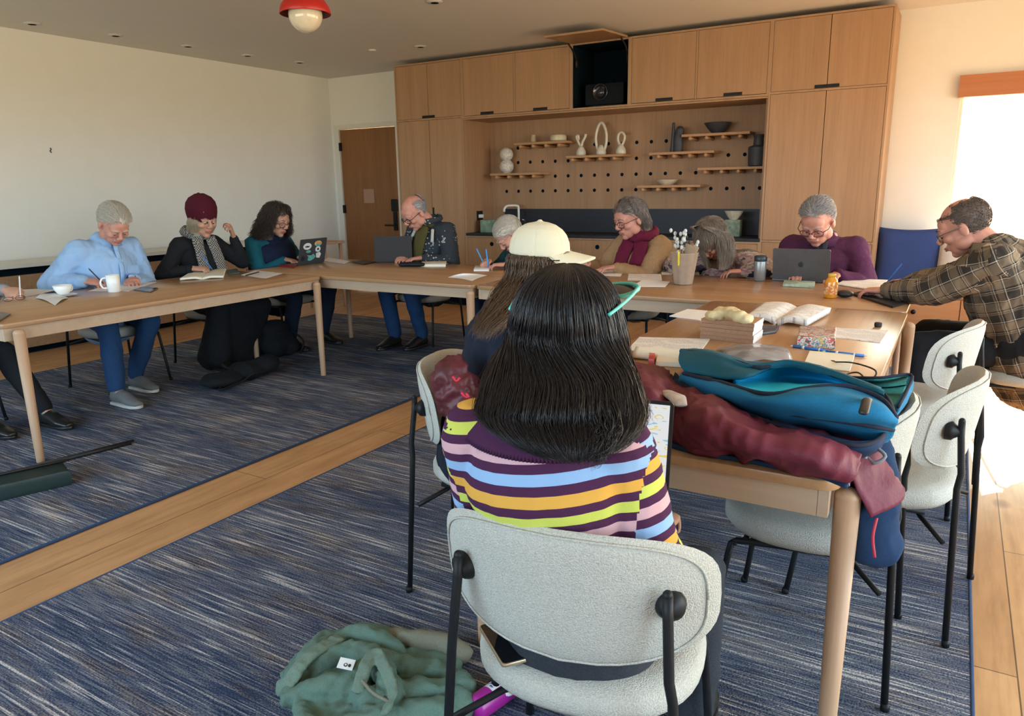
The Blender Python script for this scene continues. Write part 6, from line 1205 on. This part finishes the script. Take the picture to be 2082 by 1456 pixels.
put('lining', patch(net3(cols), 8, 8, .005, 10, 7, .003), M_cyan, R)
low = [(1374, 772), (1400, 800), (1470, 830), (1560, 868), (1650, 895), (1730, 915), (1780, 908), (1806, 880)]
cols = [[(x, y-14, .83), (x-3, y-2, .82), (x-5, y+8, .79), (x-5, y+12, .765)] for x, y in low]; put('lower_compartment', patch(net3(cols), 6, 6, .006, 12, 9, .01), M_bpn, R)
# body filling under the panels
g = G(); A, B = PH(1420, 790, .80), PH(1760, 850, .80); sd = unit(V(*(np.cross(B-A, (0, 0, 1))))); g.loft([A, A*.7+B*.3, A*.3+B*.7, B], [(.05, .03), (.12, .038), (.13, .04), (.10, .035)], sd, 20, sq=3); put('body', g, M_bpn, R)
for pts, nm in (([(x, y-1, z+.007) for x, y, z in lipN], 'zip'), ([(1380, 779, .822), (1457, 806, .842), (1547, 833, .852), (1636, 846, .862), (1712, 857, .862), (1781, 868, .857), (1816, 874, .84)], 'zip'), ([(x, y-10, .832) for x, y in low], 'piping'), ([(x-2, y+2, .812) for x, y in low], 'piping'), ([(1384, 714, .865), (1440, 718, .892), (1500, 736, .903), (1545, 748, .905), (1600, 738, .91), (1690, 758, .905), (1790, 796, .885), (1822, 850, .87)], 'piping')):
    g = G(); g.tube([PH(*p) for p in pts], .0055, 8, 6); put(nm, g, M_pipe, R)
g = G(); p = PH(1762, 815, .925); g.loft([p+V(0, .03, -.006), p, p+V(.0, -.05, -.012)], [(.010, .006)]*3, (1, 0, 0), 10); put('buckle', g, M_blackp, R)
g = G(); p = PH(1752, 905, .80); g.tube([p, p+V(.01, -.02, -.02), p+V(.0, -.03, -.07)], .006, 8, 4); g.tube([p+V(.03, .0, 0), p+V(.05, -.01, -.015), p+V(.03, -.02, -.03), p+V(.01, -.01, -.02)], .004, 8, 4); put('strap', g, plain('grey_webbing', (.20, .22, .26), .7), R)
cols = [[(1715, 768, .86), (1740, 790, .80), (1790, 812, .84)], [(1790, 770, .87), (1800, 790, .80), (1815, 822, .84)], [(1852, 764, .87), (1845, 785, .80), (1828, 826, .84)]]; put('side_pocket', patch(net3(cols), 7, 7, .003, 12, 3, .003), M_mesh, R)
cols = [[(1852, 762, .875), (1856, 776, .85), (1850, 800, .81)], [(1845, 790, .86), (1845, 808, .83), (1838, 826, .80)], [(1825, 826, .845), (1824, 836, .82), (1815, 852, .80)]]; put('pocket_wall', patch(net3(cols), 6, 6, .003, 12, 4, .008), M_bpb, R)
g = G(); g.tube([PH(*p) for p in ((1715, 767, .862), (1790, 768, .874), (1852, 762, .877), (1845, 792, .862), (1826, 828, .847))], .004, 8, 5); put('piping', g, M_pipe, R)
# maroon rain jacket spilling over the corner
M_jm = fabric('maroon_nylon', (.125, .018, .035), sc=300, var=.1, bump=.1, rough=.5) if 0 else None
n = NT('maroon_nylon'); n.col(n.ramp(n.noise(n.coord(), 10, 3), ((.3, (.115, .018, .034)), (.7, (.165, .030, .052))))); n.bump(n.noise(n.coord(), 40, 4, .6), .25, .01); M_jm = n.set(.55, 0, .25)
R = root('rain_jacket', tuple(PH(1500, 880, TH)), 'maroon rain jacket with blue lining under the backpack, sleeve hanging over the corner', 'jacket')
cols = [[(1262, 738, .80), (1262, 775, .86), (1275, 815, .84), (1290, 858, .765)], [(1330, 745, .80), (1325, 790, .88), (1325, 835, .85), (1335, 885, .765)], [(1375, 775, .80), (1372, 815, .85), (1370, 860, .82), (1375, 905, .765)], [(1420, 790, .80), (1420, 818, .87), (1420, 865, .85), (1425, 918, .765)], [(1475, 808, .80), (1478, 848, .86), (1480, 885, .84), (1485, 928, .765)], [(1545, 850, .80), (1548, 878, .84), (1545, 908, .83), (1545, 938, .765)], [(1620, 870, .80), (1620, 900, .84), (1615, 930, .82), (1610, 953, .765)], [(1690, 892, .80), (1688, 918, .83), (1680, 948, .81), (1672, 966, .765)], [(1742, 908, .79), (1745, 935, .80), (1735, 962, .79), (1722, 986, .762)]]
put('body', patch(net3(cols), 12, 14, .016, 13, 12, .005), M_jm, R)
g = G(); g.tube([PH(x, y, .7625) for x, y in ((1335, 890), (1375, 908), (1425, 921), (1485, 931), (1545, 941), (1610, 956), (1672, 969), (1722, 988))], .0065, 8, 5); put('hem', g, M_bpn, R)
g = G(); pts = [V(-.22, 1.95, .80), V(-.14, 1.84, .79), V(-.105, 1.775, .73), V(-.095, 1.745, .66), V(-.085, 1.735, .60), V(-.08, 1.73, .565)]; g.loft(spline(pts, 5), [(.045, .028)]*5+[(.052, .03)]*10+[(.055, .034)]*11, unit(V(.8, .55, 0)), 20); me = remesh(g, .006, 2); wrinkle(me, .007, 13, 4); put('sleeve', me, M_bpn, R)
cols = [[V(-.235, 1.82, .80), V(-.225, 1.70, .785), V(-.215, 1.655, .762)], [V(-.16, 1.88, .80), V(-.135, 1.78, .80), V(-.15, 1.66, .76)], [V(-.105, 1.84, .775), V(-.075, 1.765, .745), V(-.125, 1.665, .72)], [V(-.068, 1.80, .735), V(-.040, 1.750, .69), V(-.098, 1.675, .665)]]; put('flap', patch(cols, 8, 8, .005, 16, 3, .004), M_jm, R)
g = G(); g.tube([V(-.085, 1.69, .66), V(-.088, 1.675, .62), V(-.080, 1.672, .575)], .0035, 6, 4); put('zip_pull', g, plain('red_cord', (.45, .03, .06), .6), R)
g = G(); cc = PH(1370, 815, .87); g.loft([cc+V(-.03, .03, .01), cc+V(.01, -.01, .012), cc+V(.03, -.04, .005)], [(.018, .006), (.024, .008), (.016, .006)], (1, .6, 0), 10); put('cord_lock', g, plain('pale_cord_lock', (.40, .34, .30), .5, var=.3), R)
# laptop on the lap of the woman in stripes
tr, br = PD(1371, 868, 1.66), PD(1359, 1004, 1.60)
n = NT('screen_page'); v = n.coord(); f = n.noise(n.coord((30, 30, 90)), 1, 1); n.col((.05, .05, .06)); n.l(n.ramp(f, ((0, (.30, .62, .80)), (.36, (.86, .88, .90)), (.62, (.90, .90, .88)), (.66, (.85, .70, .12)), (.7, (.88, .9, .9))), True), n.b.inputs['Emission Color']); n.b.inputs['Emission Strength'].default_value = .42; M_scr = n.set(.2)
w8 = I8['r']; hcn = br-w8*.165; lh_ = np.linalg.norm(tr-br); laptop('dark laptop on the lap of the woman in stripes, lit screen edge in view', (hcn[0], hcn[1]), .33, (-w8[1]*-1 if 0 else I8['f'][0]*-1, I8['f'][1]*-1), 100, .21, .20, M_blackp, z=br[2]-.012, screen=M_scr)
# phone on the near seat
c = PH(1030, 1308, .472); g = G(); g.slab(rpoly(c[0], c[1], .072, .145, math.radians(52), .008), .4705, .479, .003); R = root('phone', (c[0], c[1], .47), 'black phone with a gold edge on the nearest chair seat', 'phone'); put('case', g, plain('gold_edge', (.50, .40, .26), .25, metal=.7), R, 'auto'); g = G(); g.slab(rpoly(c[0], c[1], .067, .140, math.radians(52), .007), .479, .4797, 0); put('screen', g, plain('phone_glass', (.008, .008, .01), .06), R, False)
# dark red coat behind the woman in the cap
M_jr = NT('dark_red_nylon'); M_jr.col(M_jr.ramp(M_jr.noise(M_jr.coord(), 14, 3), ((.3, (.055, .008, .012)), (.7, (.11, .018, .024))))); M_jr = M_jr.set(.5, 0, .4)
g = G(); 
for x, y, h_, a, b, cc in ((915, 775, .72, .05, .05, .07), (935, 800, .66, .07, .06, .07), (950, 820, .60, .09, .07, .06), (925, 760, .76, .045, .04, .05), (975, 835, .56, .08, .08, .05)): g.ell(PD(x, y, 2.30), (a, b, cc))
me = remesh(g, .007, 3); wrinkle(me, .016, 20, 6); wrinkle(me, .005, 45, 7); R = root('coat', tuple(PD(945, 830, 2.3)), 'dark red coat bundled behind the woman in the cream cap', 'coat'); put('cloth', me, M_jr, R)
M_rc = plain('bright_red_cord', (.55, .02, .05), .5); g = G(); g.tube([PD(920, 765, 2.20), PD(928, 775, 2.2), PD(935, 768, 2.2)], .004, 6, 4); put('cord', g, M_rc, R); g = G(); g.tube([PD(938, 798, 2.19), PD(945, 806, 2.19), PD(952, 808, 2.19), PD(948, 800, 2.19)], .0045, 6, 4); put('cord', g, plain('bright_red_cord', (.55, .02, .05), .5), R)
# black coat hanging behind the man in plaid
g = G(); g.loft([V(.63, 4.36, .78), V(.66, 4.36, .62), V(.64, 4.34, .40), V(.62, 4.32, .22)], [(.20, .045), (.24, .06), (.24, .06), (.18, .04)], (0, 1, 0), 26, sq=3); me = remesh(g, .01, 3); wrinkle(me, .014, 7, 2, (1, 1, .4)); thing('coat', me, M_blk, 'black coat hanging on the back of the chair of the man in plaid', 'coat', smooth=True)

# ------------------------------------------------------------------ things on the floor
M_gr = fabric('sage_green_cotton', (.115, .19, .15), sc=260, var=.15, big=.12); M_tan2 = fabric('faded_olive_cotton', (.20, .20, .145), sc=260, var=.15)
R = root('jacket', tuple(PH(760, 1380, 0)), 'sage green hooded jacket crumpled on the floor by the near chair', 'jacket'); g = G()
def fl(x, y, h_=0): return PH(x, y, h_+.010)
def ridge(g, pts, r): P = spline([fl(*p) for p in pts], 5); g.loft(P, [r]*len(P), (0, 0, 1), 12)
g.slab([tuple(fl(x, y)[:2]) for x, y in ((572, 1405), (650, 1500), (760, 1560), (900, 1520), (945, 1450), (935, 1330), (850, 1310), (745, 1290), (650, 1310), (600, 1360))], .011, .045, .012)
for pts, r_ in (([(590, 1410, .03), (625, 1350, .05), (690, 1300, .06), (745, 1295, .06), (800, 1320, .05)], .028), ([(640, 1350, .05), (700, 1325, .065), (760, 1340, .06), (850, 1360, .05), (930, 1390, .03)], .032), ([(590, 1420, .03), (650, 1400, .05), (720, 1395, .05), (735, 1375, .06)], .030), ([(760, 1335, .07), (790, 1390, .08), (790, 1430, .07), (745, 1470, .05)], .026), ([(735, 1410, .05), (760, 1440, .05), (720, 1480, .04), (640, 1500, .03)], .03), ([(800, 1410, .05), (870, 1410, .05), (940, 1400, .04)], .038), ([(800, 1460, .04), (880, 1450, .05), (940, 1430, .04)], .036), ([(610, 1440, .03), (630, 1480, .04), (650, 1520, .03)], .024)): ridge(g, pts, r_)
me = remesh(g, .007, 3); wrinkle(me, .014, 12, 8); wrinkle(me, .006, 30, 3); v = getv(me); v[:, 2] = np.maximum(v[:, 2], .0108); setv(me, v); put('body', me, M_gr, R)
g = G(); ridge(g, [(780, 1300, .03), (840, 1300, .045), (900, 1310, .04), (938, 1330, .03)], .030); me = remesh(g, .006, 2); wrinkle(me, .008, 16, 8); put('cuff', me, M_tan2, R)
M_gr2 = fabric('light_sage_band', (.15, .215, .165), sc=260)
def band(pts, w, nm):
    g = G(); P = spline([fl(*p) for p in pts], 6); g.loft(P, [(w, .006)]*len(P), unit(V(-.8, .5, .5)), 14, sq=3); me = remesh(g, .0045, 2); wrinkle(me, .0035, 40, 5); return put(nm, me, M_gr2, R)
band([(566, 1400, .03), (590, 1385, .06), (612, 1350, .085), (650, 1318, .095), (690, 1298, .09)], .022, 'hood_edge'); band([(728, 1405, .08), (742, 1360, .11), (765, 1330, .122), (785, 1365, .122), (797, 1410, .10), (780, 1450, .08)], .020, 'hood_edge')
g = G(); ridge(g, [(737, 1385, .105), (760, 1410, .10), (793, 1428, .09)], .0045); put('drawstring', g, M_tan2, R)
c = PH(704, 1350, .118); g = G(); w_ = unit(V(.9, .35, -.12)); u_ = unit(V(-.3, .8, .30)); nn = unit(np.cross(w_, u_)); g.obox(c, w_*.022, u_*.016, nn*.001); put('tag', g, M_stw, R, False)
disc(R, c+nn*.0014-u_*.004, w_, u_, nn, .0055, .0055, M_ink, 'tag_mark'); disc(R, c+nn*.0022-u_*.004, w_, u_, nn, .0028, .0028, M_stw, 'tag_mark'); disc(R, c+nn*.0014-u_*.004+w_*.011, w_, u_, nn, .004, .005, M_ink, 'tag_mark')
a, b = PH(968, 1440, .047), PH(1052, 1382, .047); d = unit(b-a); R = root('water_bottle', tuple((a+b)/2), 'magenta water bottle with stickers lying on the floor under the near chair', 'bottle'); sd = unit(np.cross(d, (0, 0, 1))); upv = np.cross(sd, d); L = np.linalg.norm(b-a); rb = .0345
M_mag = plain('magenta_enamel', (.36, .018, .26), .3, var=.04); g = G(); g.loft([a-d*.01, a+d*.004, b, b+d*.03, b+d*.05], [rb*.93, rb, rb, rb*.8, rb*.55], sd, 32, cap='flat'); put('body', g, M_mag, R)
g = G(); g.loft([b+d*.05, b+d*.085], [rb*.62, rb*.60], sd, 24); put('lid', g, M_blackp, R)
def curved(par, t0, t1, a0, a1, mat, nm, rr=None, k=12, shape=None):
    rr = rr or rb+.0006; g = G(); vs = []; 
    for i in range(k+1):
        for j in range(k+1): x, y = i/k, j/k; p = a+d*(L*(t0+(t1-t0)*x)); an = a0+(a1-a0)*y; vs.append(p+(sd*math.cos(an)+upv*math.sin(an))*rr)
    fs = []
    for i in range(k):
        for j in range(k):
            cx_, cy_ = (i+.5)/k*2-1, (j+.5)/k*2-1
            if shape == 'round' and cx_**2+cy_**2 > 1.0: continue
            q = i*(k+1)+j; fs.append((q, q+1, q+k+2, q+k+1))
    g.add(vs, fs); return put(nm, g, mat, par)
curved(R, .30, .62, 1.15, 2.1, M_stw, 'sticker'); n = NT('blue_sketch_sticker'); n.col(n.ramp(n.noise(n.coord(), 70, 2), ((.47, (.75, .77, .8)), (.5, (.06, .12, .42))), True)); curved(R, .34, .58, 1.25, 1.95, n.set(.4), 'sticker_mark', rb+.0011)
curved(R, .50, .98, .0, .85, M_stw, 'sticker', None, 16, 'round'); n = NT('yellow_teal_sticker'); n.col(n.ramp(n.noise(n.coord(), 40, 2), ((.42, (.10, .35, .38)), (.5, (.70, .50, .08)), (.6, (.7, .72, .6))), True)); curved(R, .58, .90, .14, .70, n.set(.4), 'sticker_mark', rb+.0011, 14, 'round')
c = PH(862, 1500, .03); g = G(); g.slab(rpoly(c[0], c[1], .17, .09, .35, .03), .0112, .055, .012); thing('pouch', g, plain('red_pouch_plastic', (.42, .022, .02), .4), 'red case on the floor at the bottom edge beside the green jacket', 'case')
# black bags under the left table
def bag(label, lumps, seed, strap, name='bag'):
    g = G()
    for cc, r_ in lumps: g.ell(cc, r_)
    me = remesh(g, .010, 3); wrinkle(me, .012, 8, seed); v = getv(me); v[:, 2] = np.maximum(v[:, 2], .011); setv(me, v); R = root(name, (lumps[0][0][0], lumps[0][0][1], .01), label, 'bag', 'black bags under the left table'); put('body', me, M_blk, R)
    g = G(); g.tube(strap, .008, 8, 6); put('strap', g, M_blk, R); return R
c = PH(560, 725, .01); bag('round black rucksack standing under the left table by the far legs', [((c[0], c[1]+.02, .13), (.13, .17, .13)), ((c[0], c[1], .25), (.10, .13, .08)), ((c[0]+.05, c[1]+.1, .09), (.09, .10, .08))], 3, [c+V(.10, .13, .2), c+V(.18, .16, .12), c+V(.17, .12, .02)], 'rucksack')
g = G(); g.tube([c+V(.13, .06, .24), c+V(.15, .08, .20), c+V(.15, .09, .15)], .005, 6, 4); thing('zip_cord', g, plain('pink_cord', (.45, .10, .12), .6), 'thin pink cord hanging on the round black rucksack', 'cord') if 0 else None
c = PH(480, 778, .01); bag('flat black bag with tangled straps on the rug in front of the rucksack', [((c[0]-.02, c[1]-.10, .06), (.12, .17, .05)), ((c[0]-.02, c[1]+.14, .075), (.13, .17, .07)), ((c[0]+.02, c[1]+.26, .10), (.10, .12, .06))], 5, [c+V(.06, -.18, .02), c+V(.14, -.24, .02), c+V(.10, -.02, .03), c+V(.16, .04, .08), c+V(.12, .2, .05)], 'shoulder_bag')
# projection screen case on the rug at the left edge
a = PH(148, 985, .012); b = PH(-240, 1075, .012); d = unit(b-a); sd = V(-d[1], d[0], 0); sd = sd if sd.dot(V(-.5, 1, 0)) > 0 else -sd; R = root('screen_case', tuple((a+b)/2), 'long dark green-black equipment case lying on the rug at the left edge', 'case')
L = np.linalg.norm(b-a); g = G(); P = [a, b, b+sd*.16, a+sd*.16]; P2 = [(p[0], p[1]) for p in P]; ar = sum(P2[i][0]*P2[(i+1) % 4][1]-P2[(i+1) % 4][0]*P2[i][1] for i in range(4)); P2 = P2 if ar > 0 else P2[::-1]
g.slab(P2, .0112, .085, .02); put('case', g, plain('dark_green_black', (.012, .03, .028), .45), R, 'auto'); g = G(); g.tube([a+sd*.15-d*.02+V(0, 0, .08), b+sd*.15+V(0, 0, .08)], .008, 8); put('top_rail', g, M_blackp, R)
a2, b2 = PH(266, 900, .022), PH(60, 952, .022); g = G(); g.tube([a2, b2], .010, 10); g.tube([a2+V(-.02, .03, 0), b2+V(-.02, .03, 0)], .007, 8); thing('tripod_leg', g, M_blackp, 'thin black folded tripod rod on the rug beyond the dark case', 'tripod', smooth=True)
